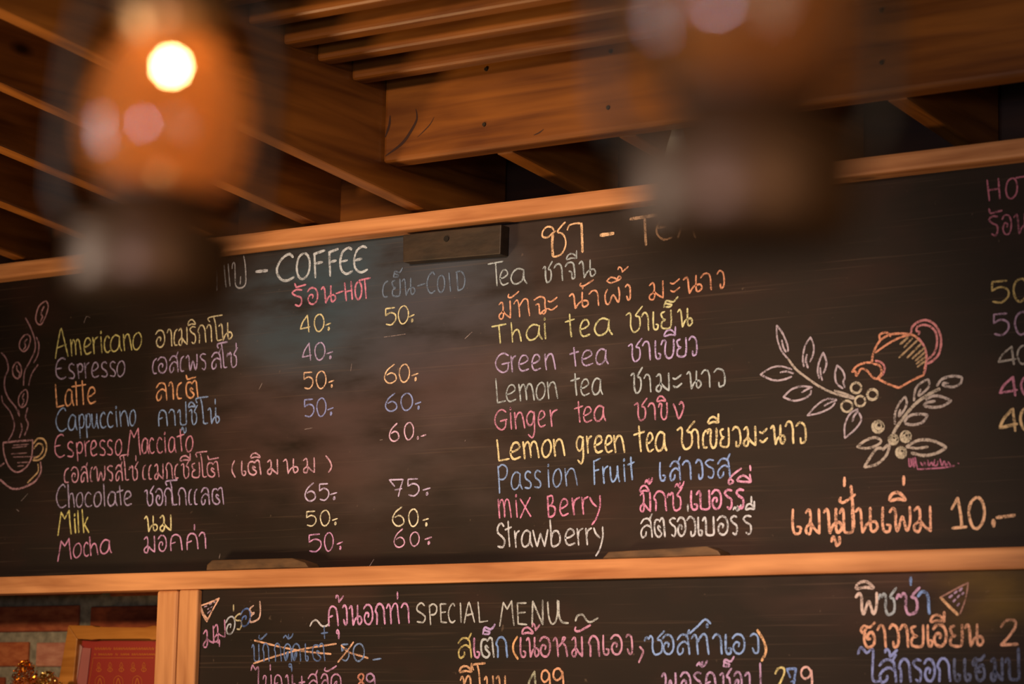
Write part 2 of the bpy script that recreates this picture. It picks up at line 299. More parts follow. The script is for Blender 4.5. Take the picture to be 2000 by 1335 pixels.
G = {
'a': "8 9 5 10 2 8 .5 4 2 .5 5 .5 7.5 3 8.5 9;8.3 8 8.5 3 10 0",
'b': "0 16 .5 8 1 .5 5 0 9 2 9.5 6 7 9 3 8.5 1 5",
'c': "9 8.5 6 10 2.5 8 1 4.5 2.5 1 6 0 9.5 1",
'e': "1 4.5 5 5 9 7 7.5 9.7 4 9.5 1.5 6 1.5 2.5 4 .2 9.5 1.2",
'g': "8 9 4.5 10 1 7.5 .5 4 3 1.5 6.5 3 8.5 8.5;8.5 9.5 8.5 2 8 -3 5.5 -6 1.5 -4",
'h': "1 16 1.2 8 1.5 0;1.4 5 4 9 7 9.5 8.5 6 9.5 0",
'i': "4.5 10 5 5 6 0;4 12.5 5.5 13.3 6 12.3 4.5 12 4 12.5",
'k': "1.5 16 2 8 2.5 0;9 10.5 3 4.5;4 5.5 9.5 0",
'l': "4 15.5 4.5 8 5 0",
'm': ".8 10 1.2 5 1.5 0;1.2 6 2.8 9.5 4.2 9 5 5 5.2 .5;5 6 6.5 9.5 8.3 9 9.2 5 9.8 0",
'n': "1 10 1.3 5 1.8 0;1.3 5.5 4 9.3 6.8 9.5 8.3 6 9.5 0",
'o': "5.5 10 2 8 .5 4 2 .5 5 0 8.5 2.5 9.5 6.5 8 9.5 5.5 10",
'p': "1.5 9.5 2 2 2.5 -5.5;1.7 6 4 9.5 7.5 9.5 9.3 6.5 8 2.5 5 1 2.3 2",
'r': "1 10 1.8 5 2.5 0;2 5 4 8.5 9.5 10",
's': "9 9 5.5 10 2 8.5 2.5 6 7 4.2 9 2.3 7 .3 1 .8",
't': "5 14 5.3 7 6 .5;.5 9.5 9.5 10.8",
'u': "1 9.5 1.2 4 2.5 .8 5 1 7.5 4 8.5 9.5;8.5 9.5 8.8 4 10 0",
'w': "0 10 1 5 2.5 0;2.5 0 5 8;5 8 7.5 0;7.5 0 10 10",
'x': "1 9.5 5 5 9.5 0;9.5 10 5 5 .5 -.5",
'y': "1 10 3 6.5 6.5 4;9.5 10.5 9.3 4 6 -3 2 -7",
'A': "0 -.5 2 7 4.5 14.5 5.5 14 7.5 7 9.5 0;1.8 5 8.5 6.5",
'B': "1 0 .8 14.5;.8 14 6 14.5 7 11.5 5 8.5 1.5 7.5;3 8 8.5 6.5 9 3 6 .5 1 0",
'C': "9.5 13 7.5 15 4 13 1.5 9 1 5 3 1 6 0 9.5 1.5",
'D': "2 14 2.3 0;1 14 6 14.5 9.5 11 9.8 6 7.5 1.5 2.5 0",
'E': "9.5 14 7 15 3 13 1 8 1.5 3 5 .3 9.5 1.5;1.5 7.5 6 8",
'3': "1 14 1 7 1 .5;1 .5 9 0;1 14 9 14;1 7.5 8 8",
'F': "2.5 14 2.5 0;2 13.5 10 15;2.5 8 8 8.5",
'G': "9.5 13 6.5 15 3 13 1 8 2 3 5.5 0 8.5 2 9.3 7;5 6.5 10 7.5",
'H': "1 15 2 0;8.5 15.5 9 .5;1.5 7.5 8.8 8",
'I': "5 14.5 5.5 0",
'L': "1 15 1.5 7 1.8 0;1.8 0 9.8 .8",
'M': "0 -1 1.5 7 3 14.5;3 14.5 5.5 10;5.5 10 9 15.5;9 15.5 9.3 7 10 -.5",
'N': ".5 0 1.5 14.5;1.5 14.5 8.5 0;8.5 0 9 15",
'O': "6 14.5 2.5 12.5 .8 7 2 1.5 5 0 8.5 3 9.6 8.5 8.5 13 6 14.5",
'P': "1 14 1.5 6 1.7 -1.5;1 13 5 14.8 9 13 9 9 6 6.5 2 6.5",
'S': "9 13 6 15 2 13 1.5 9.5 7 6.5 9.5 4 7 .5 1 1",
'T': "5 14.5 5.5 0;0 14.5 10 15.5",
'U': ".5 14 1 5 3.5 .5 7 2 9 8 9.2 15",
'0': "5.5 15 2 12.5 .7 7 2.5 1 5.5 0 8.8 3.5 9.7 9 8.2 13.5 5.5 15",
'1': "1 9.5 5 15;5 15 6.5 7 7 .5;1 .3 10 .8",
'2': "1 11 4 14.5 8.5 14.5 9 11 5 5 .5 .5;.5 .5 10 .8",
'4': "9.8 4.5 .5 3;.5 3 3 9 8 15;7.8 15 8.3 7 8.7 0",
'5': "9 14.5 1.5 14.3;1.5 14.3 1.2 8.5;1.2 8.5 5.5 10.5 9.3 8.5 9.5 4 6 .3 1.5 1.2",
'6': "8.5 15.5 3 11 .5 5 2.5 .8 6 0 9.5 2.5 9 6.5 6 8.5 2.5 7",
'7': "3.8 8.5 .5 14;.5 14 9.5 14.2;9.5 14.2 7.5 7 6 0;4 5.5 8.5 6.5",
'8': "6 15 2 12 5 8.5 9 5 7 .5 2 1.5 2 5 7 9 9 13 6 15",
'9': "9 12 6 15 2 14 1 10 4 7.5 8 9.5 9 13;9 13 9.5 6 9 0",
'.': "4 1 5.5 2 6 1 5 .2 4 1",
'-': "0 5 10 6",
'+': "0 5 10 5.5;5 2 5 9",
':': ".5 5 9.5 6.5;4.5 2 6 3 6.5 1.5 5 .5 4.5 2",
'|': "4.5 14.5 5 7 5.5 0",
'_': "0 11.5 10 12",
'(': "9 10.5 3 7 2.5 3 9 -1",
')': ".5 11 7 7 9 3 4 -.5",
',': "4 4 8 2 7 0 2 -4",
'<': "9 9.5 4 8 1.5 4 3 .5 8 .3",
'^': ".5 14 1.5 11.5;1.5 11.5 10 12.5",
'v': "1 9 3 5 5 0 8.5 4 9.5 8 7.5 10 6 8.5",
'ก': "1.5 0 1.8 5 .5 7 3 10 6.5 10 8.8 7.5 9 4 9.5 0",
'ข': "0 7.5 1.5 9.7 3.5 9 3 6 2.7 2.5 4.5 0 7.5 .5 9 4 9.2 10",
'บ': ".5 8 2 9.7 3 8.5 3 4 3.5 .5 8.5 .5 9 5 9 10",
'ป': ".5 8 2 9.7 3 8.5 3 4 3.5 .5 8.5 .5 9 5 9 14.5",
'พ': ".5 8 2 9.7 3 8 3 3 3.8 .5 6 6 7.8 .5 9.3 4 9.5 10",
'ฟ': ".5 8 2 9.7 3 8 3 3 3.8 .5 6 6 7.8 .5 9.3 4 9.5 14",
'ผ': "2 9.5 .5 6 1 .5 3 .5 5.5 5.5 8.5 .5 9.5 5 9 10",
'ค': ".8 0 .8 5 2 8.8 5 10 8 8.5 9 5 9.5 0;1.5 4.5 4.5 5.2",
'จ': ".5 8 3 10 7 9.5 8 6 8 1 6 .5 5.5 4 3.5 5",
'ฉ': "1 9 5 10.5 8 9 8 5 8.5 2 7 0 6 1.5 9.5 3;2 6 4 6 4.5 .5 6 1.5",
'ช': ".5 8.5 2.5 9.5 3.2 8 3 3 4.5 0 7.5 1 8.5 4 8 7 6 8 10 12",
'ซ': "0 7 1 9 2 8 3 9.5 4 8 3.8 3 5 0 8 1 8.8 4 8.2 7 6.5 8 10 12",
'ด': "3 .5 3.5 4 5.5 5.5 5 3 2.5 .5 .8 3.5 1.5 8 5 10 8.5 8.5 9.3 4 9.5 0",
'ต': "6 5 4.3 6 4 4.5 6.5 2 4.5 0 1.5 1.5 .8 6 2 9 4.5 9.3;4.5 9.3 5.3 8.3;5.3 8.3 7 10 8.5 9.5 9 5 9.5 0",
'ท': ".5 8 2 10 3 8.5 3.3 4 3.5 0;3.3 6 6 10 8 9.5 8.5 5 9 0",
'น': ".5 8.5 2 9.8 2.8 8 3 4 3.3 0;3.3 0 5.5 3.5 8.8 4.3 9.8 2 8 .3 6.8 2 7 10",
'ม': "1 8.5 3 9.8 3.8 8 3.5 4.5 1 2.5 1 .5 3 0 4 2.5 3.5 4.5 6 2 8.8 0;8.8 0 9 5 9 10",
'ย': "4 9.5 1 8.5 2.5 5.5 4.5 5 1.5 4 1 1 4.5 0 8 .5 9 4 9 10",
'ร': "9 9.5 5 10 1.5 8.5 4 6.5 8 5 8.5 2 6.5 0 3.5 1",
'ล': "1 7.5 4 10 8 9.5 9 6 9.5 0;9 5 6 6.5 2.5 5 1 2.5 2 0 4.5 1 5 3",
'ว': "1 8.5 4 10.3 8 9 9.3 5 8.5 1 5 0 4.5 2.5",
'ส': "1 7.5 4 10 8 9.5 9 6 9.5 0;9 5 6 6.5 2.5 5 1 2.5 2 0 4.5 1 5 3;7.5 9 10 12.5",
'ห': ".5 8 2 9.7 3 8 3.2 4 3.5 0;3.3 4.5 6 7 8.5 9.5 7 9.8 6.5 7.5 8.5 5 9.3 0",
'อ': ".5 8 3.5 10 7.5 9.5 9.5 6.5 9 2.5 6 .2 2.5 .8 1 3.5 3 6 5.5 5.5 5 3.8",
'ฮ': "9.5 11.5 6 9.3 2.5 10 .5 8 2 6.8 4 9;3 7 2.5 3 4.5 0 8 1 9 4 7.5 7 5 6 4.5 4 6.5 4",
'ง': "3 9 5 10.3 7.5 9 8 5 7.5 1 5.5 .5 4 3",
'า': ".5 8 3.5 10 7 9.5 8.5 6.5 8.5 3 8.8 0",
'ะ': ".5 7 3.5 6.3 9.5 8.5;.5 2.5 4 1.5 9.5 3.5",
'เ': "3 10 2.5 4 3.5 .5 7 .3 8 2.5 5.5 3",
'โ': "1 13.5 0 15.5 2 16.5 10 17;4 16 5 12 5.5 5 6 .5 9 .5",
'ไ': "0 13 1.5 16 4 13.5 6 15 7 14 6.5 7 6.5 1 9.5 .5",
'ั': "1 14 .5 12.5 3 12 9.5 15",
'ิ': ".5 12 2 14.5 6 15 9.5 12.2 5 12.5 .5 12",
'ี': ".5 12 2 14.5 6 15 9.5 12.2 5 12.5 .5 12;9.3 12.3 9.6 16.5",
'ึ': ".5 13 3 15 6 14 7.5 12.5 9.5 14 8 15 7 13;7.5 12.5 3 11.5 .5 13",
'็': "1 12 2 14 4 13.5 6 13 5 12 2 12;1.5 14 3 15.5 7 14.5 10 17",
'่': "4.5 13.5 5 17",
'้': "1 15.5 2 17 4 16 4.5 13.5;4.5 13.5 9.5 16.5",
'๊': "1 13.5 3 15 4.5 13.5 6 15.5 5 13 8 14 9.5 16",
'ุ': "3 -2.5 5 -1.5 7 -2.5 5 -3.5 3 -2.5;7 -2.5 6.8 -6",
'ู': "1 -3.5 3 -1.5 5 -3 6 -5 9 -4 9 -1.5",
}
GP = {k: parse(v) for k, v in G.items()}
def W(ox, oy, col, text, xh, base, entries, lw=4.2, k=5.0, brd=None):
    brd = brd or board
    x0, y0, x1, y1 = base; u = xh / 10.0; st = []
    for e in entries.split(';'):
        t = e.split()
        ch = t[0]; a = float(t[1]); b = float(t[2])
        dy = float(t[3]) if len(t) > 3 else 0.0; sy = float(t[4]) if len(t) > 4 else 1.0
        for pl in GP[ch]:
            pts = []
            for gx, gy in pl:
                x = a + (b - a) * gx / 10.0 + rs.uniform(-.06, .06) * u
                yb = y0 + (y1 - y0) * (x - x0) / (x1 - x0)
                y = yb - (gy * sy + dy) * u
                x -= gy * u * 0.035
                pts.append((ox + x / k, oy + y / k))
            if pl[0] == pl[-1]: pts[-1] = pts[0]
            st.append((pts, lw))
    return strokes_obj('chalk_lettering', st, col, brd, text)
def D(ox, oy, col, text, s, lw=4.0, k=5.0, brd=None, name='chalk_drawing'):
    st = [([(ox + x / k, oy + y / k) for x, y in pl], lw) for pl in parse(s)]
    return strokes_obj(name, st, col, brd or board, text)
YEL=(214,198,96); MAU=(176,150,168); ORG=(246,170,98); BLU=(140,158,196); PNK=(226,128,140); CRM=(238,210,128)
GRY=(176,182,164); PUR=(192,158,186); SAL=(232,160,160); DIM=(110,118,132); WHT=(208,204,186); PEA=(250,176,118)
# ------------------------------------------------------------------ coffee side
D(400,460,(176,172,160),'grey chalk Thai heading word for coffee',"-110,560 -100,400 -120,340 -60,300 0,330 10,540;40,340 80,300 110,340 115,530;185,290 195,400 205,500;225,275 235,400 245,490;265,320 270,275 290,270 295,400 300,480 330,510 375,500 400,450 395,300 380,200;345,470 350,400",4.5,name='chalk_lettering')
D(400,460,(190,190,178),'grey chalk dash before COFFEE',"500,352 610,340",8,name='chalk_lettering')
W(400,460,(200,204,190),'bold grey chalk heading COFFEE',170,(690,450,1595,355),"C 690 880;O 890 1035;F 1045 1180;F 1195 1310;E 1315 1450;E 1450 1595",6.6)
W(400,460,(240,120,136),'pink chalk Thai word with HOT',160,(840,695,1625,605),"ร 840 965;^ 880 995;อ 1000 1110;น 1135 1280;- 1285 1355;H 1365 1450 0 .72;O 1465 1540 0 .72;T 1515 1625 0 .78",5)
W(700,460,DIM,'faint blue chalk Thai word with COLD',165,(230,605,1045,530),"< 230 300;ย 325 420;็ 340 440 -.6;น 425 555;- 580 655;C 665 755 0 .82;O 770 850 0 .68;l 870 930 0 .7;D 950 1045 0 .78",4.2)
W(0,560,YEL,'yellow chalk word Americano',160,(540,690,1385,605),"A 540 672 0 1.15;m 685 795;e 815 895;r 905 965;i 975 1010;c 1015 1080;a 1075 1190;n 1200 1290;o 1295 1390")
W(0,560,(226,206,140),'pale yellow Thai chalk word beside Americano',165,(1520,595,2270,510),"อ 1520 1615;า 1635 1685;< 1695 1740;ม 1740 1840;ร 1850 1920;ิ 1840 1920 -.8;ก 1935 2015;า 2020 2075;โ 2040 2180 0 .88;น 2135 2270")
W(0,560,MAU,'mauve chalk word Espresso',148,(540,905,1225,870),"E 540 650 0 .93;s 665 735;p 750 815 3.5 .62;r 825 875;e 890 970;s 985 1055;s 1070 1135;o 1140 1225")
W(0,560,PUR,'mauve Thai chalk word beside Espresso',155,(1490,850,2320,780),"< 1485 1540;อ 1540 1635;ส 1650 1745;< 1755 1805;พ 1815 1935;ร 1950 2020;ส 2060 2165;โ 2130 2230 0 .95;ซ 2220 2325;่ 2300 2330 -2")
W(0,560,ORG,'orange chalk word Latte',160,(545,1175,940,1135),"L 540 630 0 .93;a 635 720;| 730 770;| 790 835;_ 705 845;e 850 940",4.6)
W(0,560,ORG,'orange Thai chalk word beside Latte',165,(1520,1110,1945,1078),"ล 1520 1635;า 1650 1700;< 1720 1785;ต 1810 1940;^ 1820 1920 -.4",4.6)
W(0,800,BLU,'blue chalk word Cappuccino',150,(545,212,1330,150),"C 540 655;a 665 755;p 765 830;p 835 890;u 895 960;c 975 1040;c 1045 1110;i 1120 1160;n 1165 1260;o 1265 1330")
W(0,800,BLU,'blue Thai chalk word beside Cappuccino',155,(1545,160,2145,130),"ค 1545 1640;า 1650 1720;ป 1735 1830;ู 1765 1820;ช 1850 1935;ิ 1845 1915 -1;โ 1920 2040;น 2030 2145;่ 2095 2125 0 .9")
W(0,800,PNK,'pink chalk words Espresso Macciato',150,(540,468,1890,405),"E 530 635;s 655 725;p 740 815 1.5 .8;r 825 880;e 880 950;s 970 1035;s 1045 1105;o 1125 1195;M 1245 1370 0 1.08;a 1385 1455;c 1455 1510;c 1530 1590;i 1600 1630;a 1645 1720;t 1730 1805 0 1.05;o 1815 1890")
W(0,800,(222,140,146),'pink Thai chalk line below Espresso Macciato',148,(620,712,2145,652),"< 620 680;อ 695 770;ส 785 860;< 880 910;พ 915 1035;ร 1045 1110;ส 1125 1200;โ 1180 1265;ซ 1265 1355;่ 1325 1345 -1;< 1390 1430;< 1450 1485;ม 1505 1605;ก 1620 1690;< 1700 1750;ช 1770 1860;ี 1760 1870 -.5;ย 1870 1960;โ 1920 2030;ต 2015 2145;^ 2030 2140")
W(400,880,SAL,'pink Thai chalk words in brackets',140,(260,245,1245,200),"( 260 300;เ 345 415;ต 415 555;ิ 450 550;ม 605 725;น 765 915;ม 955 1085;) 1185 1245")
W(80,930,MAU,'mauve chalk word Chocolate',140,(150,305,890,282),"C 145 250 0 1.07;h 265 330;o 345 415;c 425 500;o 515 595;l 605 640;a 650 745;t 740 810;e 805 890")
W(80,930,PUR,'mauve Thai chalk word beside Chocolate',160,(1010,285,1790,270),"ช 1010 1110;อ 1120 1195;ก 1205 1290;โ 1225 1340 0 .9;ก 1340 1425;< 1440 1480;< 1495 1535;ล 1560 1650;ต 1665 1790")
W(80,930,(226,206,90),'yellow chalk word Milk',140,(165,560,470,545),"M 165 295 0 1.03;i 320 350;l 355 385;k 400 470",4.6)
W(80,930,(232,212,130),'yellow Thai chalk word beside Milk',150,(1010,540,1285,525),"น 1010 1140;ม 1155 1285",4.6)
W(80,930,(228,132,158),'pink chalk word Mocha',135,(165,815,690,745),"M 165 295 0 .93;o 315 400;c 415 470;h 475 560 0 .85;a 575 690")
W(80,930,(228,148,178),'pink Thai chalk word beside Mocha',155,(1000,745,1620,700),"ม 1000 1125;อ 1145 1230;ค 1260 1385;ค 1420 1540;่ 1500 1515 -1.5;า 1545 1620")
def price(ox,oy,col,txt,xh,base,ent,k=5.0): W(ox,oy,col,txt,xh,base,ent,3.8,k)
price(400,460,(226,206,130),'yellow chalk price 40 in the hot column',110,(930,945,1235,925),"4 930 1030;0 1065 1170;: 1180 1235")
price(400,460,PUR,'mauve chalk price 40 in the hot column',112,(950,1220,1255,1205),"4 950 1045;0 1070 1180;: 1190 1255")
price(400,680,(244,190,130),'orange chalk price 50 in the hot column',112,(960,398,1265,385),"5 960 1060;0 1085 1190;: 1210 1265")
price(400,680,(150,150,200),'blue chalk price 50 in the hot column',118,(965,672,1260,655),"5 965 1070;0 1090 1190;: 1200 1260")
price(400,880,(212,182,206),'mauve chalk price 65 in the hot column',112,(975,490,1295,480),"6 975 1085;5 1110 1215;: 1225 1295")
price(400,880,(236,220,160),'yellow chalk price 50 in the hot column',100,(985,737,1300,725),"5 985 1090;0 1125 1225;: 1245 1300")
price(400,880,(240,150,190),'pink chalk price 50 in the hot column',118,(1005,992,1350,965),"5 1005 1140;0 1165 1260;: 1290 1350")
price(700,460,(226,206,130),'yellow chalk price 50 in the cold column',115,(255,880,550,845),"5 255 370;0 385 495;: 495 550")
price(700,680,(246,196,130),'orange chalk price 60 in the cold column',115,(250,342,590,318),"6 250 375;0 395 505;: 520 590")
price(700,680,(142,146,190),'blue chalk price 60 in the cold column',110,(260,615,615,595),"6 260 380;0 410 535;: 555 615")
price(700,680,(238,178,186),'pink chalk price 60 beside Macciato',110,(300,908,655,882),"6 300 400;0 445 545 .4;. 560 600 .2;- 615 660 -2.5")
price(700,880,(212,182,206),'mauve chalk price 75 in the cold column',155,(400,595,940,585),"7 400 600;5 630 795;: 840 940",6.667)
price(700,880,(240,224,164),'yellow chalk price 60 in the cold column',160,(440,975,920,985),"6 440 600;0 650 785 0 .93;: 840 920",6.667)
price(700,880,(240,164,184),'pink chalk price 60 in the bottom row',150,(460,1258,960,1220),"6 460 605;0 670 800 0 .8;: 865 960",6.667)
# ------------------------------------------------------------------ tea side
TH=(244,190,118)
D(940,400,TH,'bold cream chalk heading for tea in Thai',"710,250 690,220 640,215 600,260 600,310 650,315 690,280 725,255;705,290 695,400 700,500 780,480 822,400 820,330 790,280 745,262 780,210 820,168;840,245 860,200 920,180 970,180",4.4,name='chalk_lettering')
D(940,400,TH,'bold cream chalk stem of the Thai heading',"978,180 985,330 988,460;695,290 692,400 702,495",6.5,name='chalk_lettering')
D(940,400,TH,'cream chalk dash',"1165,295 1290,278",9,name='chalk_lettering')
D(940,400,(236,180,112),'cream chalk heading TEA',"1455,138 1710,98;1595,125 1600,250 1608,392",7,name='chalk_lettering')
D(940,400,(226,164,96),'cream chalk letters EA of the heading',"1850,90 1770,130 1715,220 1720,290 1780,340 1860,320;1720,225 1800,215;1920,320 1990,120 2010,110 2090,320;1940,240 2060,230",5,name='chalk_lettering')
W(940,400,GRY,'grey chalk word Tea',150,(75,795,445,765),"T 75 220;e 175 270;a 285 445")
W(940,400,GRY,'grey Thai chalk words beside Tea',165,(600,762,1120,695),"ช 600 700;า 710 805;จ 820 935;ี 835 945;น 950 1120")
W(940,400,(240,164,104),'orange Thai chalk word at the start of the second tea line',165,(165,1115,750,1050),"ม 165 300;ั 265 380;ท 315 490;ฉ 505 655;ะ 650 750 .5")
W(940,400,(240,164,104),'orange Thai chalk word in the middle of the second tea line',150,(855,1020,1475,935),"น 855 1050;ั 965 1110 2;. 975 1005 12;า 1050 1160;ผ 1205 1360;ึ 1225 1380 2;้ 1330 1450 6;ง 1385 1475 .5")
W(1100,500,(232,150,90),'orange Thai chalk word for lime at the end of the second tea line',165,(860,425,1580,305),"ม 830 995;ะ 1045 1145 1;น 1170 1360;า 1340 1460;ว 1500 1580")
W(700,460,(214,204,120),'yellow-green chalk word Thai',150,(1310,1058,1840,1005),"T 1310 1450 0 .78;h 1490 1595 0 .8;a 1635 1795;i 1810 1840 0 1.02")
W(1100,500,(214,204,120),'yellow-green chalk word tea after Thai',165,(20,800,480,765),"t 20 120;e 155 265;a 300 480")
W(1100,500,(220,208,126),'yellow-green Thai chalk words beside Thai tea',175,(640,745,1265,680),"ช 610 780 0 1.15;า 765 845;เ 860 945;ย 950 1070;็ 975 1130;น 1115 1265")
W(700,680,PUR,'mauve chalk word Green',155,(1330,240,1930,203),"G 1330 1480 0 .8;r 1490 1545;e 1555 1670;e 1685 1785;n 1815 1930")
W(1100,500,PUR,'mauve chalk word tea after Green',150,(65,1085,440,1050),"t 65 160 0 .9;e 170 295;a 315 440")
W(1100,500,(200,162,196),'mauve Thai chalk words beside Green tea',180,(680,1028,1315,965),"ช 635 775;า 775 860;เ 880 970;ข 960 1095;ี 990 1110;ย 1105 1215;ว 1225 1315")
W(700,680,GRY,'grey chalk word Lemon',165,(1340,532,1950,487),"L 1340 1440 0 .95;e 1435 1545;m 1560 1720;o 1735 1830;n 1840 1950")
W(1100,660,GRY,'grey chalk word tea after Lemon',160,(75,570,385,548),"t 75 170;e 165 260;a 280 385")
W(1100,660,GRY,'grey Thai chalk words beside Lemon tea',170,(680,538,1590,468),"ช 660 780 0 1.2;า 790 865;ม 900 1050;ะ 1070 1165;น 1205 1350;า 1350 1445;ว 1465 1590")
W(700,680,(226,124,140),'pink chalk word Ginger',160,(1325,800,1950,757),"G 1325 1455 0 .82;i 1480 1505;n 1520 1630;g 1645 1735;e 1750 1830;r 1870 1950")
W(1100,660,(226,124,134),'pink chalk word tea after Ginger',150,(110,832,415,805),"t 110 200;e 190 285;a 300 415")
W(1100,660,(222,120,132),'pink Thai chalk words beside Ginger tea',160,(710,803,1185,782),"ช 695 825 0 1.1;า 830 910;ข 935 1025;ิ 920 1010 -1;v 1070 1185")
W(940,820,CRM,'bold cream chalk word Lemon above Passion',165,(150,398,820,345),"L 150 275 0 .83;e 275 390;m 400 565;o 590 690;n 700 820",5)
W(940,820,CRM,'bold cream chalk word green',165,(930,325,1405,312),"g 930 1010;r 1030 1085;e 1100 1190;e 1205 1285;n 1290 1405",5)
W(940,820,CRM,'bold cream chalk word tea after green',185,(1500,320,1810,297),"t 1490 1605;e 1610 1685;a 1700 1810",5)
W(1200,800,CRM,'bold cream Thai chalk words beside Lemon green tea',185,(640,385,1880,320),"ช 610 790 0 1.2;า 750 835;< 855 920;ข 915 1010;ี 920 1030 1;ย 1030 1130;ว 1150 1240;ม 1255 1395;ะ 1420 1500;น 1525 1670;า 1670 1760 0 1.15;ว 1770 1880 0 1.05",5)
W(940,820,BLU,'blue chalk word Passion',170,(160,690,945,635),"P 160 265;a 290 400;s 420 495;s 515 590;i 645 675;o 700 790;n 810 945")
W(940,820,(138,162,212),'blue chalk word Fruit',165,(1085,630,1505,587),"F 1085 1170;r 1185 1245;u 1255 1350;i 1385 1415;t 1430 1505")
W(1200,800,(140,158,206),'blue Thai chalk word beside Passion Fruit',180,(435,695,1135,655),"เ 425 515;ส 535 650;า 665 760;ว 790 870;ร 880 985;ส 1000 1135",4.5)
W(940,820,(240,124,150),'pink chalk word Mix',185,(160,958,490,940),"m 160 295;i 335 360 0 .9;x 375 490")
W(940,820,(240,124,150),'pink chalk word Berry',165,(650,948,1170,902),"B 650 730 0 .86;e 760 855;r 885 970;r 980 1050;y 1055 1170 0 .95",4.6)
W(1200,800,(240,130,156),'pink Thai chalk word beside Mix Berry',185,(245,992,1275,960),"ม 245 365;ิ 255 350 -1.5;๊ 300 385 1.5;ก 385 515;ซ 520 670;๊ 590 695 -1",4.6)
W(1200,800,(246,140,168),'bold pink Thai chalk letters at the end of the Mix Berry line',185,(245,992,1275,960),"เ 725 830;บ 800 945;อ 950 1050;ร 1070 1160;ร 1185 1275",5.6)
D(1200,800,(246,150,170),'pink chalk tone marks',"1240,570 1150,640 1115,700 1130,725 1160,700 1130,670;1200,690 1260,640 1330,700 1200,690;1322,630 1335,700;1325,545 1330,590",5,name='chalk_lettering')
W(940,820,WHT,'grey-white chalk word Strawberry',160,(155,1248,1195,1210),"S 155 235;t 235 305 0 1.15;r 325 380;a 390 500;w 510 655;b 680 775;e 810 920;r 935 1000;r 1020 1085;y 1095 1195",4.6)
W(1200,800,WHT,'grey-white Thai chalk word beside Strawberry',180,(250,1245,1350,1212),"ส 250 375;ต 385 500;ร 535 610;อ 615 700;ว 705 800;่ 710 745;เ 805 870;บ 860 985;อ 1005 1115;ร 1130 1210;ร 1250 1350;๊ 1160 1250;ี 1285 1380 2 .95;่ 1335 1360 5 .9",4.6)
W(1600,920,PEA,'large orange Thai chalk line beside the price 10',240,(-270,612,1110,582),"เ -290 -150;ม -140 20;น 45 225;ู 105 205;บ 200 345;ั 205 370 .5;่ 240 280 5.5;น 350 575;เ 590 720;พ 685 905;ิ 690 860 .8;่ 820 860 5.5;ม 915 1110",6.4)
D(1600,920,PEA,'large orange chalk stem',"310,140 325,300 340,550",6.4,name='chalk_lettering')
W(1600,920,(244,184,118),'large orange chalk price 10',200,(1285,560,1910,548),"1 1285 1440;0 1455 1625;- 1735 1915",6.4)
D(1600,920,(244,184,118),'orange chalk full stop',"1700,475 1705,535",9,name='chalk_lettering')
W(1800,300,(200,90,96),'dim pink chalk HOT at the right edge',180,(845,615,1400,560),"H 845 1040;O 1090 1260;T 1240 1500",4,6.675)
W(1800,300,(190,90,92),'dim pink Thai chalk word under HOT at the right edge',255,(865,1075,1420,1030),"ร 865 1015;^ 880 1060;อ 1050 1180;น 1200 1420",4,6.675)
W(1850,500,(206,170,76),'yellow chalk price 50 at the right edge',108,(290,345,600,320),"5 310 450;0 475 590",4.6,3.707)
W(1850,500,(190,140,148),'mauve chalk price 50 at the right edge',108,(300,578,600,562),"5 325 450;0 485 600",4.4,3.707)
W(1850,500,(180,164,132),'grey chalk price 40 at the right edge',88,(365,792,600,775),"4 365 500;0 505 600",4.4,3.707)
W(1850,500,(226,120,130),'pink chalk price 40 at the right edge',92,(375,1018,640,1000),"4 375 510;0 530 640",5,3.707)
W(1850,500,(236,190,110),'yellow chalk price 40 at the right edge',108,(375,1275,640,1250),"4 375 510;0 525 640",6.4,3.707)
# ------------------------------------------------------------------ drawings
CUP=(182,128,118)
D(0,560,CUP,'chalk coffee bean','440,140 380,190 350,290 360,350 400,365 440,300 470,200 460,150 440,140;430,190 400,260 415,290 395,340',4.4)
D(0,560,CUP,'chalk coffee bean','250,465 200,520 190,590 230,630 270,600 295,530 290,480 250,465;265,510 240,540 250,580 230,610',4.4)
D(0,560,CUP,'chalk coffee bean','165,735 125,790 130,860 170,895 205,860 205,780 165,735;165,770 165,810 190,840 180,890',4.4)
D(0,560,CUP,'chalk coffee bean','240,1005 190,1060 180,1130 210,1175 250,1150 270,1080 265,1020 240,1005;235,1040 220,1080 235,1110 215,1160',4.4)
D(0,560,(166,118,112),'chalk steam rising from the cup',"250,305 300,400 340,520 340,620 290,730 240,830 230,960;355,490 380,560 370,660 330,740;370,760 310,850 280,960;15,645 60,700 80,800 50,880 45,980 80,1080 150,1170 190,1260;15,1060 30,1130 100,1220 140,1340 120,1430 80,1500;270,1180 250,1270 275,1345 240,1450;205,1330 215,1390 190,1470;180,1200 190,1260",4.6)
D(0,800,CUP,'chalk drawing of a coffee cup',"30,320 180,305 320,295;30,320 40,430 80,540 140,600 200,600 270,540 310,450 320,295;395,510 400,600 350,690 270,740 180,770 100,760 0,680;0,550 40,520",5.2)
D(0,800,(150,108,96),'chalk hatching on the cup',"130,345 280,335;120,370 260,355;110,430 260,420;130,460 350,455;170,515 280,510;170,550 230,545",3.4)
D(0,800,(204,160,92),'yellow chalk handle and saucer edge',"325,330 370,280 430,290 455,360 430,450 370,490 320,490;330,380 370,330 410,340 420,390 380,450 330,470;370,530 372,600 320,660 270,710",5)
LF=(190,168,158); LY=(206,186,138)
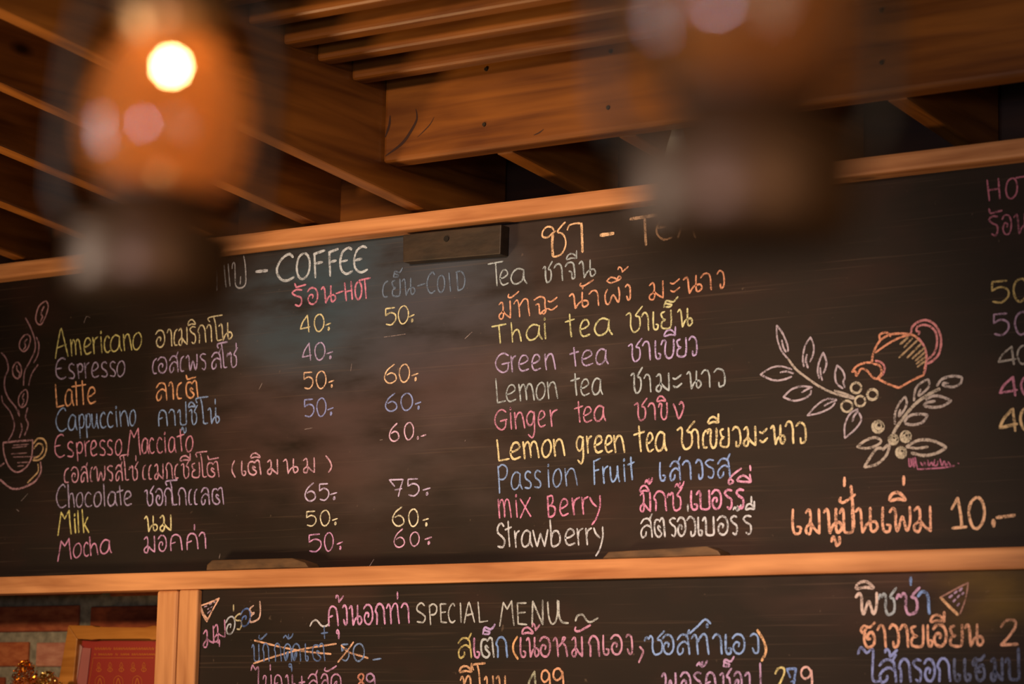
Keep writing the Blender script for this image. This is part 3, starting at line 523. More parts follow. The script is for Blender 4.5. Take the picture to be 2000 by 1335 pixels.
D(1470,600,LF,'chalk coffee branch with leaves, left of the teapot',"235,175 240,300 280,420 345,500;235,175 290,250 340,370 345,430;285,320 300,390 325,435;565,290 510,380 490,500 500,575;565,290 595,370 590,460 560,530;530,460 520,520 540,590;690,440 650,530 635,620 650,690;690,440 720,530 710,600 690,640;660,590 665,650 680,710;825,565 805,650 820,740 880,790;825,565 880,620 900,690 885,720 900,780;75,655 180,590 280,575 380,605;75,655 200,710 300,705 380,675;270,635 330,625 400,645;300,875 380,800 480,770 580,780;300,875 400,910 500,890 560,850 570,810;480,830 530,800 580,780;535,1055 620,960 720,895 820,900;535,1055 650,1030 760,980 805,930;700,960 750,930 820,905;900,1275 900,1150 950,1040 1030,990;900,1275 1000,1190 1060,1100 1040,1030;975,1110 990,1060 1030,1010",4.4)
D(1470,600,(186,166,134),'chalk twig of the left branch',"345,500 420,600 520,680 650,770 800,840 990,890;800,812 900,842 990,880",5)
def ring(cx, cy, r, n=9):
    return ' '.join(f"{cx + r*math.cos(2*math.pi*i/n):.1f},{cy + r*math.sin(2*math.pi*i/n):.1f}" for i in range(n)) + f" {cx + r:.1f},{cy:.1f}"
for c in ((1010,785,50),(1170,850,50),(1050,915,50),(920,965,54)): D(1470,600,LY,'pale chalk berry on the left branch',ring(*c),5.5)
for cx,cy,r in ((1225,1165,52),(1375,1290,42),(1495,1262,46),(1450,1415,46)): D(1470,600,LY,'solid chalk berry on the right branch',ring(cx,cy,r)+' '+ring(cx+8,cy-14,r*.6),7)
OT=(236,150,92)
D(1470,600,OT,'orange chalk drawing of a teapot',"1165,540 1180,440 1240,330 1330,270 1430,255 1550,265 1620,310 1680,390 1695,500 1680,600 1670,660;1670,660 1560,710 1430,785;1430,785 1330,750 1230,700;1200,440 1330,350 1450,290 1560,265;1245,320 1240,270 1290,245 1335,260 1345,285;1170,540 1100,540 1020,570 970,630;970,630 1000,620 1015,665 1060,600 1120,620 1170,680 1220,695 1260,660;1180,550 1240,570 1260,640 1220,690",5.2)
D(1470,600,(222,134,118),'pink-orange chalk handle of the teapot',"1545,255 1560,190 1620,140 1700,125 1780,170 1830,260 1840,350 1820,450 1760,520 1700,550;1700,515 1770,450 1800,350 1790,250 1740,190 1670,170 1610,190 1600,230 1630,240 1620,265;1200,520 1260,540 1290,590 1270,660;1620,300 1680,390 1700,500 1680,640",5)
D(1470,600,(186,150,92),'chalk hatching on the teapot',"1520,290 1440,360;1560,300 1480,390;1610,320 1430,490;1650,350 1510,490;1680,390 1560,500;1690,430 1590,520;1690,480 1600,550;1690,520 1610,580",4.6)
D(1470,600,(190,170,134),'chalk twig of the right branch',"1825,795 1700,860 1580,950 1470,1080 1400,1180 1370,1240",7)
D(1470,600,(186,166,140),'chalk leaves of the right branch',"1575,910 1590,800 1640,740 1715,700;1715,700 1725,760 1680,820 1620,860 1640,800;1390,1140 1390,1040 1430,940 1490,870;1490,870 1505,930 1480,1000 1430,1060 1440,1000;1690,900 1760,865 1840,870 1940,910;1940,910 1860,960 1770,975 1680,960 1700,930 1780,915;1480,1120 1530,1060 1620,1040 1710,1050;1710,1050 1660,1120 1570,1145 1490,1135;1800,765 1850,700 1950,670 2040,680;2045,685 2030,740 1960,775 1870,765 1860,740 1910,740",5.4)
D(1600,700,(190,168,134),'chalk leaves under the right branch',"370,860 450,800 540,770 600,790;370,860 450,875 530,860 600,820 600,790;440,1060 500,960 560,880 610,875;440,1060 560,1030 650,950 690,850;620,890 650,860 690,830;850,860 960,800 1080,795 1180,830 1240,865;1240,870 1150,920 1030,945 900,920;850,860 950,875 1060,860",6)
D(1600,700,(196,96,116),'tiny pink chalk signature',"875,975 880,1050 900,1040 895,975;915,970 920,1050 935,1050 935,965 960,1075;960,1080 1200,1065 1320,1045;990,1010 1010,1040 1030,1010 1040,1045;1060,990 1070,1045 1095,1010 1110,1045;1130,985 1120,1040 1150,1040 1160,1000;1180,980 1200,1045 1220,1000 1240,1045 1260,1010 1280,1040;1355,1020 1365,1025",3)
# ------------------------------------------------------------------ lower board
LB=lboard
D(380,1130,(244,182,132),'peach chalk pizza slice at the left',"60,330 180,290 300,235;60,330 100,430 150,520;150,520 220,380 300,235;75,340 120,440 160,490",5,6.25,LB)
D(380,1130,(190,150,160),'chalk toppings of the left slice',"120,340 150,330;180,310 210,300;160,370 180,355;200,350 215,335;160,420 175,400;185,400 195,380;235,290 250,280",4,6.25,LB)
for col,txt,ent in (((220,130,160),'pink Thai chalk letters, start of the slanting title','ม 100 250;ุ 245 325 2.2;ม 225 390'),((190,190,176),'grey Thai chalk letter of the slanting title','อ 380 500'),((206,186,120),'yellow Thai chalk letter of the slanting title','ร 480 590 0 .9;่ 470 505 -1'),((96,120,176),'blue Thai chalk letter of the slanting title','อ 560 690'),((240,190,150),'cream Thai chalk letter of the slanting title','ย 665 820')):
    W(380,1130,col,txt,205,(100,850,820,470),ent,4.4,6.25,LB)
D(380,1130,(214,206,186),'white chalk swirl before the Thai title',"1410,575 1440,520 1490,505 1550,570 1600,575 1640,545",4.6,6.25,LB,'chalk_lettering')
W(600,1135,(240,150,184),'pink Thai chalk title',255,(275,580,1335,540),"ค 275 410;ุ 355 430 -.6;้ 375 490 -1.5;ง 435 545;น 545 715;อ 735 860;ก 890 1020;ท 1030 1215;า 1225 1340;่ 1175 1205 -1",5.2,6.667,LB)
W(780,1135,(200,196,170),'grey chalk word SPECIAL',130,(165,405,865,395),"S 165 260;P 290 375 0 .95;3 400 470;C 475 550 0 .95;I 585 620;A 635 740;L 765 865",4.2,5,LB)
W(780,1135,(196,192,164),'grey chalk word MENU',150,(980,420,1650,420),"M 980 1120;3 1150 1255;N 1290 1420 0 1.05;U 1450 1560 0 1.05",4.4,5,LB)
D(780,1135,(196,192,164),'grey chalk swirl after MENU',"1555,190 1560,330 1590,395 1650,405;1720,385 1740,335 1790,325 1830,380 1870,395 1940,355",4.4,5,LB,'chalk_lettering')
W(380,1130,(106,124,164),'blue Thai chalk word crossed out',210,(700,1005,1600,1000),"บ 700 800;ั 790 900 1;ก 835 915;ก 975 1065;ด 1090 1190;ด 1190 1300;เ 1340 1400;ต 1430 1600;๊ 1080 1220 0;ุ 1120 1210;+ 1550 1630 11",4.2,6.25,LB)
W(380,1130,(130,146,180),'blue chalk price 50 crossed out',140,(1790,1000,2100,1000),"5 1790 1890;0 1930 2080;- 2180 2280 -4",4.2,6.25,LB)
D(380,1130,(244,178,116),'orange chalk crossing-out lines',"730,750 1100,840 1400,890 1665,915;720,1030 1000,940 1300,860 1730,790;1790,810 1880,890 2000,930 2120,965;1750,1015 1860,880 1940,770",4.8,6.25,LB)
W(380,1130,(220,140,166),'pink Thai chalk line at the bottom left',200,(700,1375,1800,1360),"ไ 700 830;ข 840 950;่ 920 950 -.5;ค 970 1080;น 1110 1240;+ 1280 1350;ส 1380 1510;ล 1540 1640;ั 1590 1750;ด 1660 1800",4.6,6.25,LB)
W(600,1135,(244,150,100),'orange chalk digit 8 at the bottom',140,(650,1410,890,1410),"8 650 750",5,6.667,LB)
W(600,1135,(206,140,170),'mauve chalk digit 9 at the bottom',140,(650,1410,890,1410),"9 765 890",5,6.667,LB)
b5=(565,745,1960,728)
for col,txt,ent in (((216,190,90),'yellow Thai chalk letter starting the steak line','ส 565 710'),((232,140,170),'pink Thai vowel in the steak line','เ 710 800'),((196,196,176),'grey Thai letter in the steak line','ต 790 930'),((204,160,200),'mauve tone mark in the steak line','็ 810 945'),((130,156,204),'blue Thai letter in the steak line','ก 945 1060'),((246,176,90),'orange opening bracket','( 1100 1165'),((222,134,150),'pink Thai chalk words after the bracket','เ 1165 1250;น 1240 1365;ิ 1200 1320;้ 1300 1385;อ 1370 1480;ห 1500 1650;ม 1680 1800;ั 1715 1885 1;ก 1850 1960')):
    W(780,1135,col,txt,190,b5,ent,5,5,LB)
W(1150,1135,(220,140,150),'pink Thai chalk letters before the comma',190,(135,715,1740,705),"เ 120 215;อ 215 330;ง 335 450;, 470 545",4.8,5,LB)
W(1150,1135,(140,160,200),'blue Thai chalk words before the closing bracket',190,(135,715,1740,705),"ซ 550 745;อ 720 835;ส 855 990;ท 1000 1190;า 1210 1310;เ 1315 1410;อ 1400 1530;ง 1540 1690;. 1130 1180 13.5",5,5,LB)
D(1150,1135,(140,160,200),'blue chalk slanting stroke',"980,510 1060,440 1135,370 1190,410",5,5,LB,'chalk_lettering')
W(1150,1135,(246,182,104),'orange closing bracket',260,(1650,760,1745,760),") 1650 1740",6,5,LB)
W(780,1135,(236,172,104),'orange Thai chalk word in the bottom row',180,(595,1108,1610,1090),"ท 595 720;ี 590 720 .5;โ 720 850;บ 830 930;น 945 1080",5,5,LB)
W(780,1135,(186,180,130),'green-grey chalk digit 4',150,(1255,1105,1610,1090),"4 1245 1350",5,5,LB)
W(780,1135,(240,166,100),'orange chalk digits 99',150,(1255,1105,1610,1080),"9 1385 1480;9 1500 1610 .6",5,5,LB)
W(1150,1135,(206,150,176),'mauve Thai chalk word in the bottom row',190,(700,1082,1700,1072),"พ 710 860;อ 895 1000;ร 1020 1110;๊ 1050 1170;ค 1140 1250;ช 1280 1400;็ 1310 1430 1;อ 1420 1500;ป 1520 1700 0 1",5,5,LB)
W(1150,1135,(240,214,110),'yellow chalk digit 2',150,(1815,1065,2200,1060),"2 1815 1925",5,5,LB)
W(1150,1135,(130,150,200),'blue chalk digit 7',150,(1815,1065,2200,1060),"7 1935 2035",5,5,LB)
W(1150,1135,(240,180,150),'peach chalk digit 9',150,(1815,1065,2200,1060),"9 2070 2190",5,5,LB)
b6=(350,502,1085,490)
for col,txt,ent in (((232,196,160),'cream Thai letters of the pizza heading','พ 350 580;ิ 360 550'),((178,182,168),'grey Thai letter of the pizza heading','ซ 585 760'),((220,150,170),'pink Thai letter of the pizza heading','ซ 760 990'),((136,158,206),'blue Thai letters of the pizza heading','า 965 1090;่ 885 930 -.3')):
    W(1600,1100,col,txt,215,b6,ent,6,5,LB)
D(1600,1100,(246,182,108),'peach chalk pizza slice at the right',"1185,330 1260,410 1350,490;1200,345 1280,430 1355,500",6,5,LB)
D(1600,1100,(186,130,100),'chalk outline of the right slice',"1185,330 1330,250 1455,185;1455,185 1430,340 1375,490",3.4,5,LB)
D(1600,1100,(200,150,166),'chalk toppings of the right slice',"1270,330 1300,310;1320,290 1345,270;1370,265 1395,240;1310,370 1330,350;1350,330 1370,310;1395,300 1410,285;1350,410 1365,390",5,5,LB)
W(1600,1100,(246,170,110),'orange Thai chalk word and price below the pizza heading',210,(405,818,1940,800),"ฮ 405 560;า 570 660;ว 680 785;า 790 880;ย 890 1035;เ 1045 1120;อ 1110 1250;ี 1090 1240 -.5;ย 1270 1415;น 1420 1605;2 1765 1940 0 .8",6,5,LB)
W(1600,1100,(150,150,196),'blue Thai chalk word in the lowest right row',215,(500,1160,1960,1135),"ไ 390 600;ส 575 760;้ 640 780 -2;ก 780 900;ร 910 1010;อ 1025 1135;ก 1155 1285",6,5,LB)
W(1600,1100,(106,104,124),'faint grey Thai chalk letters in the lowest right row',215,(500,1160,1960,1135),"เ 1300 1395;เ 1400 1495;ฮ 1500 1630;ม 1670 1805;ป 1815 1970",6,5,LB)

# stray chalk ticks and scratches
for ox_, oy_, s_ in ((700,460,"1040,1005 1110,940"),(0,800,"205,890 270,820"),(0,800,"160,970 185,990"),(400,680,"1425,220 1435,150"),(400,680,"975,790 1050,775"),(400,680,"530,400 560,340"),(80,930,"1740,800 1750,755"),(400,880,"1605,1130 1650,1060"),(0,560,"820,350 845,290 880,300"),(700,460,"250,990 460,960"),(700,680,"1040,905 1045,895"),(700,680,"210,895 235,890")):
    D(ox_, oy_, (150,128,108), 'stray chalk scratch', s_, 1.8, name='chalk_scratch')
# ------------------------------------------------------------------ cleats
def cleat(pts, y0, th, label, hole=None, mt=None):
    v = [on_y(x, y, y0) for x, y in pts]
    for q in v:
        if q.z < zb1 + 0.004: q.z = zb1 + 0.0005
        if q.z > zt0 - 0.003: q.z = zt0 - 0.0005
    bm = bmesh.new(); prism(bm, v, Vector((0, th, 0)), 0.003)
    o = link_mesh('wooden_cleat', bm, M_cleat if hole else M_cleat2); tag(o, label, 'cleat')
    if hole:
        p = on_y(hole[0], hole[1], y0 - 0.001); bm = bmesh.new()
        bmesh.ops.create_cone(bm, cap_ends=True, segments=14, radius1=0.0075, radius2=0.0075, depth=0.004, matrix=Matrix.Translation(p) @ Matrix.Rotation(math.pi/2, 4, 'X'))
        link_mesh('screw_hole', bm, M_hole, o)
    return o
cleat([(787,458),(787,512),(977,496),(979,438)], -0.035, 0.0345, 'dark wooden cleat with a screw hole under the top rail', (872,466))
cleat([(402,1125),(404,1102),(414,1093),(570,1089),(596,1098),(602,1125)], -0.05, 0.0495, 'dark wooden cleat on the lower rail under the hot prices, left one')
cleat([(1176,1110),(1178,1088),(1188,1077),(1380,1066),(1402,1075),(1408,1110)], -0.05, 0.0495, 'dark wooden cleat on the lower rail under Strawberry, right one')

# ------------------------------------------------------------------ posts
def post(px0, px1, lab, ytop=1143, yfront=-0.055, bev=0.010):
    a = on_y(px0, 1240, yfront).x; b = on_y(px1, 1240, yfront).x
    bm = bmesh.new(); box(bm, a, b, yfront, -0.001, ZLOW, zb0 - 0.0005, bev, 3)
    return tag(link_mesh('wooden_post', bm, M_post), lab, 'post')
post(302, 343, 'pale wooden post at the right of the picture frame, under the rail')
post(346, 383, 'pale knotty wooden post against the left edge of the lower chalkboard', yfront=-0.06, bev=0.006)

# ------------------------------------------------------------------ brick wall behind
BY = 0.30
wallm = noisy('mortar', (120, 116, 96), (160, 154, 130), 40, 0.95, 0.8)
M_brick = [noisy('brick', a, b, 22, 0.9, 0.7, (1, 1, 3)) for a, b in (((140,66,34),(176,98,56)), ((156,74,36),(190,112,64)), ((180,116,90),(206,148,118)), ((130,58,30),(168,84,44)))]
x0w = on_y(-200, 1200, BY).x; x1w = on_y(520, 1200, BY).x
bm = bmesh.new(); box(bm, x0w, XR, BY, BY + 0.1, on_y(0, 1500, BY).z, zt0)
bm2 = bmesh.new(); box(bm2, XL - 1.5, XR + 0.8, 0.31, 0.36, zt0, zt0 + 1.0); tag(link_mesh('wall_upper', bm2, M_deck), kind='structure')
wall = link_mesh('wall_back', bm, wallm); tag(wall, kind='structure')
def brick(xa, xb, ya, yb, mi):
    p = on_y(xa, ya, BY); q = on_y(xb, yb, BY)
    zc = on_y((xa+xb)/2, ya, BY).z; zd = on_y((xa+xb)/2, yb, BY).z
    bm = bmesh.new(); box(bm, p.x, q.x, BY - 0.009, BY + 0.03, min(zc, zd), max(zc, zd), 0.003, 1)
    o = link_mesh('brick', bm, M_brick[mi], wall); return o
for a, b, m_ in ((-160,-20,1), (-2,155,0), (181,330,3), (350,480,1)): brick(a, b, 1183, 1233, m_)
for a, b, m_ in ((-120,57,1), (75,205,2), (225,390,0)): brick(a, b, 1254, 1301, m_)
for a, b, m_ in ((-160,10,3), (30,160,1), (180,330,2)): brick(a, b, 1322, 1370, m_)
for a, b, m_ in ((-120,57,0), (75,205,1), (225,390,3)): brick(a, b, 1392, 1440, m_)
for a, b, m_ in ((-160,20,0), (40,200,1), (220,390,1)): brick(a, b, 1112, 1162, m_)

# ------------------------------------------------------------------ framed certificate
M_frame = wood('golden_frame_wood', (150, 92, 24), (204, 140, 60), 0, 1.2, 0.4, False)
M_silver = mat('silver_slip', (206, 170, 156), 0.35, 0.6)
M_red = mat('red_paper', (150, 44, 32), 0.5)
M_gold = mat('gold_print', (206, 120, 50), 0.4, 0.3)
FY = 0.17
fr = empty('picture_frame', on_y(220, 1500, FY)); tag(fr, 'golden wooden picture frame holding a red certificate, beside the posts', 'picture frame')
def fpart(name, bm, m, par=None):
    o = link_mesh(name, bm, m); o.parent = fr; o.matrix_parent_inverse = Matrix.Translation(fr.location).inverted()
    if par: o['label'] = par
    return o
def quad(pts, y, th, bev=0.003):
    bm = bmesh.new(); prism(bm, [on_y(a, b, y) for a, b in pts], Vector((0, th, 0)), bev); return bm
fpart('frame_side', quad([(133,1220),(151,1247),(127,1500),(84,1500)], FY - 0.02, 0.03), M_frame)
fpart('frame_top', quad([(133,1220),(180,1221),(192,1226),(284,1227),(296,1221),(400,1222),(400,1247),(296,1249),(286,1244),(190,1245),(180,1249),(151,1247)], FY - 0.02, 0.03), M_frame)
fpart('frame_slip', quad([(148,1250),(160,1262),(122,1500),(104,1500)], FY - 0.008, 0.006, 0.001), M_silver, 'silver inner slip of the frame')
fpart('frame_slip', quad([(160,1264),(177,1265),(150,1500),(126,1500)], FY - 0.004, 0.004, 0.001), mat('mauve_mount', (168, 100, 92), 0.5), 'mauve mount beside the certificate')
fpart('certificate', quad([(150,1250),(400,1252),(400,1500),(110,1500)], FY, 0.004, 0.0), M_red, 'red certificate with gold print')
fpart('backing', quad([(140,1228),(400,1230),(400,1500),(96,1500)], FY + 0.005, 0.006, 0.0), M_frame)
bm = bmesh.new()
def gs(pts, lw):
    path = smooth_path(pts, 1.2); prev = None
    W3 = [on_y(x, y, FY - 0.0006) for x, y in path]
    for i, p in enumerate(W3):
        t = W3[min(i+1, len(W3)-1)] - W3[max(i-1, 0)]
        if t.length < 1e-7: continue
        t.normalize(); nn = Vector((-t.z, 0, t.x)) * lw * 6.9 / F * 0.5
        a = bm.verts.new(p + nn); b = bm.verts.new(p - nn)
        if prev: bm.faces.new((prev[0], a, b, prev[1]))
        prev = (a, b)
rg = random.Random(5)
for row, (yy, hh, xs) in enumerate(((1266, 5, 185), (1277, 4, 184))):
    x = xs
    while x < 300:
        w_ = rg.uniform(3, 5.5); gs([(x, yy+hh/2), (x+w_*0.3, yy-hh/2), (x+w_*0.6, yy+hh/2), (x+w_, yy-hh/3)], 1.3); x += w_ + 0.8
        if rg.random() < .12: x += 4
gs([(182,1284),(178,1310),(172,1345)], 1.2); gs([(182,1284),(240,1284),(300,1284)], 1.0)
for i, x in enumerate((193, 215, 237, 260, 281)):   # little temple-like flame motifs
    y = 1302
    gs([(x, y-9), (x-3, y-2), (x, y+2), (x+3, y-2), (x, y-9)], 1.2); gs([(x-5, y+5), (x, y+2), (x+5, y+5), (x, y+9), (x-5, y+5)], 1.4); gs([(x, y-4), (x, y+8)], 1.5)
for x in (195, 231, 268):
    y = 1328
    gs([(x-9, y+9), (x-8, y-3), (x, y-9), (x+8, y-3), (x+9, y+9)], 1.2); gs([(x-4, y+8), (x, y-4), (x+4, y+8)], 2.4)
fpart('gold_print', bm, M_gold, 'gold printed emblems and lines')

# ------------------------------------------------------------------ gold tinsel ornaments
M_foil = mat('gold_foil', (226, 150, 48), 0.22, 1.0)
M_foil2 = mat('pale_gold_foil', (226, 196, 120), 0.25, 1.0)
SHZ = on_y(51, 1289, 0.06).z - 0.11
def tinsel(px, py_top, wpx, y, m, label, seed):
    r0 = random.Random(seed); top = on_y(px, py_top, y); hgt = top.z - SHZ; R = wpx * 6.9 / F * 0.5
    root = empty('foil_ornament', (top.x, y, top.z - hgt)); tag(root, label, 'ornament', None)
    bm = bmesh.new(); tube(bm, [(0, 0, 0), (0, 0, hgt * 0.96)], 0.0016, 6); link_mesh('wire_stem', bm, M_foil, root)
    bm = bmesh.new()
    for i in range(1100):
        t = r0.random() ** 0.8; z = hgt * t; rr = R * 1.1 * math.sqrt(max(0.02, 1 - t ** 3)) * (0.35 + 0.65 * r0.random()) * (1.25 if r0.random() < .12 else 1)
        a = r0.random() * 6.283; c = Vector((rr * math.cos(a), rr * math.sin(a), z))
        s = r0.uniform(0.0014, 0.0042)
        d = Vector((r0.gauss(0, 1), r0.gauss(0, 1), r0.gauss(0, 1))).normalized(); e = d.cross(Vector((r0.gauss(0, 1), r0.gauss(0, 1), r0.gauss(0, 1)))).normalized()
        bm.faces.new([bm.verts.new(c + q) for q in (d*s*1.6, e*s*0.6, -d*s*1.6, -e*s*0.6)])
    o = link_mesh('foil_leaves', bm, m, root); o['kind'] = 'stuff'
tinsel(51, 1289, 56, 0.06, M_foil, 'tall gold foil tinsel ornament at the bottom left, before the brick wall', 1)
tinsel(94, 1311, 52, 0.05, M_foil2, 'paler gold foil tinsel ornament next to the picture frame', 2)
bm = bmesh.new(); sz = on_y(51, 1289, 0.06).z - 0.11
box(bm, on_y(-200, 1300, 0.06).x, on_y(120, 1300, 0.06).x, 0.0, 0.145, sz - 0.025, sz, 0.002)
tag(link_mesh('wooden_shelf', bm, M_rail), 'wooden shelf under the foil ornaments, left of the posts', 'shelf')

# ------------------------------------------------------------------ roof: rafters, joists, purlin, deck
zr = zt1 + 0.004                     # rafter underside at the wall, resting on the top rail
p_far = on_y(870, 402, 0.0)
def slope_from(px, py, X, y0, z0):
    p = on_x(px, py, X); return p
SL = math.tan(math.radians(6.2))     # the roof rises towards the viewer
def zroof(y, z0=zr): return z0 - SL * y
Xs = [on_y(x, 513 - .123 * x, 0.0).x for x in (60, 254, 458, 662, 875, 1101, 1341, 1590, 1842, 2105)]
sp_ = (Xs[-1] - Xs[0]) / 9.0
Xs = [Xs[0] + sp_ * i for i in range(10)]
RW = 0.048; RH = 0.38
names = ['rafter at the far left edge', 'rafter second from the far left', 'rafter third from the far left', 'rafter left of the stacked joists, lower one of two', 'rafter carrying the left ends of the stacked joists', 'rafter behind the big purlin, over the tea heading', 'rafter behind the right lantern', 'rafter right of the right lantern base', 'rafter meeting the top rail at the far right', 'rafter outside the right edge']
labs = ['varnished brown rafter, first from the left edge of the ceiling', 'varnished brown rafter, second from the left edge of the ceiling', 'varnished brown rafter ending behind the left lantern', 'varnished brown rafter just left of the joist ends, over the word COFFEE', 'long varnished rafter that carries the left ends of the joists', 'varnished rafter seen below the big beam, over the tea heading', 'varnished rafter hidden behind the right lantern', 'varnished rafter just right of the right lantern base', 'varnished rafter meeting the top rail at the far right', 'varnished rafter at the right edge of the ceiling']
Y0, Y1 = -7.6, 0.30
pg_ = on_x(776, 328, Xs[4] + RW/2); YG = pg_.y; ZG = pg_.z
for i, (X, lb) in enumerate(zip(Xs, labs)):
    YB = Y0 if i < 5 else YG
    zo = 0.0 if i < 5 else ZG - zroof(YG)
    bm = bmesh.new()
    pts = [Vector((X - RW/2, YB, zroof(YB) + zo)), Vector((X + RW/2, YB, zroof(YB) + zo)), Vector((X + RW/2, YB, zroof(YB) + RH)), Vector((X - RW/2, YB, zroof(YB) + RH))]
    prism(bm, pts, Vector((0, Y1 - YB, -SL * (Y1 - YB))), 0.006)
    tag(link_mesh('roof_rafter', bm, M_raft), lb, 'rafter', 'rafters of the roof')
# blocking boards between the rafters, above the wall
for i in range(4):
    a = Xs[i] + RW/2; b = Xs[i+1] - RW/2
    bm = bmesh.new(); box(bm, a, b, 0.05, 0.08, zr - 0.03, zroof(0.08) + 0.16, 0.003)
    tag(link_mesh('blocking_board', bm, M_joist), ['brown board between the two leftmost rafters', 'brown board between the second and third rafters', 'brown board behind the left lantern between rafters', 'brown board above the word COFFEE between rafters', 'brown board above the cleat between rafters', 'brown board above the tea heading between rafters', 'brown board behind the right lantern base between rafters', 'brown board right of the right lantern between rafters', 'brown board at the far right between rafters'][i], 'board')
XA = Xs[4] + RW/2
def joist(pxl, pyl, h, d, label, name='ceiling_joist', nails=(), m=None, zfix=None):
    p = on_x(pxl, pyl, XA)           # lower far-left corner, against the rafter's side
    z0 = p.z if zfix is None else zfix
    bm = bmesh.new(); box(bm, XA - (0 if zfix is not None else 0.0), XR + 0.35, p.y - d, p.y, z0, z0 + h, 0.012, 3)
    o = link_mesh(name, bm, m or M_joist); tag(o, label, 'joist' if name == 'ceiling_joist' else 'beam', 'stacked ceiling joists' if name == 'ceiling_joist' else None)
    for nx, ny in nails:
        q = on_y(nx, ny, p.y - d); bm = bmesh.new()
        bmesh.ops.create_cone(bm, cap_ends=True, segments=12, radius1=0.006, radius2=0.0045, depth=0.004, matrix=Matrix.Translation(q + Vector((0, -0.001, 0))) @ Matrix.Rotation(math.pi/2, 4, 'X'))
        link_mesh('nail_head', bm, M_steel, o)
    return o
joist(510, 58, 0.12, 0.05, 'topmost of the stacked ceiling joists')
joist(578, 97, 0.12, 0.05, 'second of the stacked ceiling joists from the top')
joist(643, 129, 0.12, 0.05, 'third of the stacked ceiling joists from the top')
joist(710, 166, 0.12, 0.05, 'lowest of the stacked ceiling joists, just above the big beam')
joist(430, 20, 0.12, 0.05, 'ceiling joist just above the stacked joists, at the top edge')
big = joist(776, 328, 0.235, 0.06, 'big wooden beam below the stacked joists with nail heads and dark knots', 'ceiling_beam', [(950,135),(946,243),(1193,100),(1188,210),(1722,20),(1722,122)])
# dark gouges at the left end of the big beam
bm = bmesh.new(); py_ = on_x(776, 328, XA).y - 0.06 - 0.0006
for pts, lw in (([(812,212),(814,232),(803,255),(785,280),(752,305)], 7), ([(762,225),(760,245),(752,268)], 6), ([(848,228),(838,245),(815,268)], 2.5), ([(1062,252),(1053,259),(1042,264)], 3)):
    path = smooth_path(pts, 2.0); prev = None; W3 = [on_y(x, y, py_) for x, y in path]
    for i, p in enumerate(W3):
        t = (W3[min(i+1, len(W3)-1)] - W3[max(i-1, 0)]).normalized(); f = math.sin(math.pi * (i + .5) / len(W3)) ** .7
        nn = Vector((-t.z, 0, t.x)) * lw * 6 / F * 0.5 * f
        a = bm.verts.new(p + nn); b = bm.verts.new(p - nn)
        if prev: bm.faces.new((prev[0], a, b, prev[1]))
        prev = (a, b)
go = link_mesh('wood_knot', bm, mat('dark_knot', (52, 26, 14), 0.8), big); go['label'] = 'dark gouges and knots in the beam'
# roof deck boards on top of the rafters
deck = empty('ceiling', (0, 0, zroof(0) + RH)); tag(deck, kind='structure')
yb = Y0
k = 0
while yb < Y1:
    ye = min(yb + 0.20, Y1)
    bm = bmesh.new()
    pts = [Vector((Xs[0] - 1.4, yb, zroof(yb) + RH + .001)), Vector((Xs[0] - 1.4, ye - 0.005, zroof(ye) + RH + .001)), Vector((Xs[0] - 1.4, ye - 0.005, zroof(ye) + RH + 0.02)), Vector((Xs[0] - 1.4, yb, zroof(yb) + RH + 0.02))]
    prism(bm, pts, Vector((XR - Xs[0] + 3.2, 0, 0)))
    o = link_mesh('roof_board', bm, M_deck); o.parent = deck; o.matrix_parent_inverse = Matrix.Translation(deck.location).inverted()
    yb = ye; k += 1

# ------------------------------------------------------------------ lanterns
M_tin = mat('tarnished_lantern_metal', (100, 66, 34), 0.42, 0.45)
M_bulb_tint = mat('bulb_tint_collar', (214, 140, 66), 0.35, 0.4)  # orange tint imitates bulb light reflected on the hood
M_tube = mat('dark_olive_metal', (58, 46, 24), 0.6, 0.2)
M_tin2 = mat('brown_lantern_metal', (92, 58, 30), 0.45, 0.4)
def glassmat(name, col, tr):
    m = bpy.data.materials.new(name); m.use_nodes = True; n = m.node_tree.nodes; l = m.node_tree.links; n.clear()
    out = n.new('ShaderNodeOutputMaterial')
    t = n.new('ShaderNodeBsdfTransparent'); t.inputs[0].default_value = (1, 0.86, 0.66, 1)
    d = n.new('ShaderNodeBsdfTranslucent'); d.inputs[0].default_value = lin(col)
    d2 = n.new('ShaderNodeBsdfDiffuse'); d2.inputs[0].default_value = lin(col)
    g = n.new('ShaderNodeBsdfGlossy'); g.inputs['Roughness'].default_value = 0.08
    m0 = n.new('ShaderNodeMixShader'); m0.inputs[0].default_value = 0.4; l.new(d.outputs[0], m0.inputs[1]); l.new(d2.outputs[0], m0.inputs[2])
    m1 = n.new('ShaderNodeMixShader'); m1.inputs[0].default_value = tr; l.new(m0.outputs[0], m1.inputs[1]); l.new(t.outputs[0], m1.inputs[2])
    lw = n.new('ShaderNodeLayerWeight'); lw.inputs[0].default_value = 0.35
    m2 = n.new('ShaderNodeMixShader'); l.new(lw.outputs['Fresnel'], m2.inputs[0]); l.new(m1.outputs[0], m2.inputs[1]); l.new(g.outputs[0], m2.inputs[2])
    l.new(m2.outputs[0], out.inputs[0]); return m
M_globe = glassmat('amber_dusty_glass', (224, 140, 70), 0.45)
M_bulb = bpy.data.materials.new('lit_bulb'); M_bulb.use_nodes = True
bb = M_bulb.node_tree.nodes['Principled BSDF']; bb.inputs['Emission Color'].default_value = (1.0, 0.62, 0.30, 1); bb.inputs['Emission Strength'].default_value = 165
M_unlit = mat('unlit_bulb_glass', (220, 210, 200), 0.15)
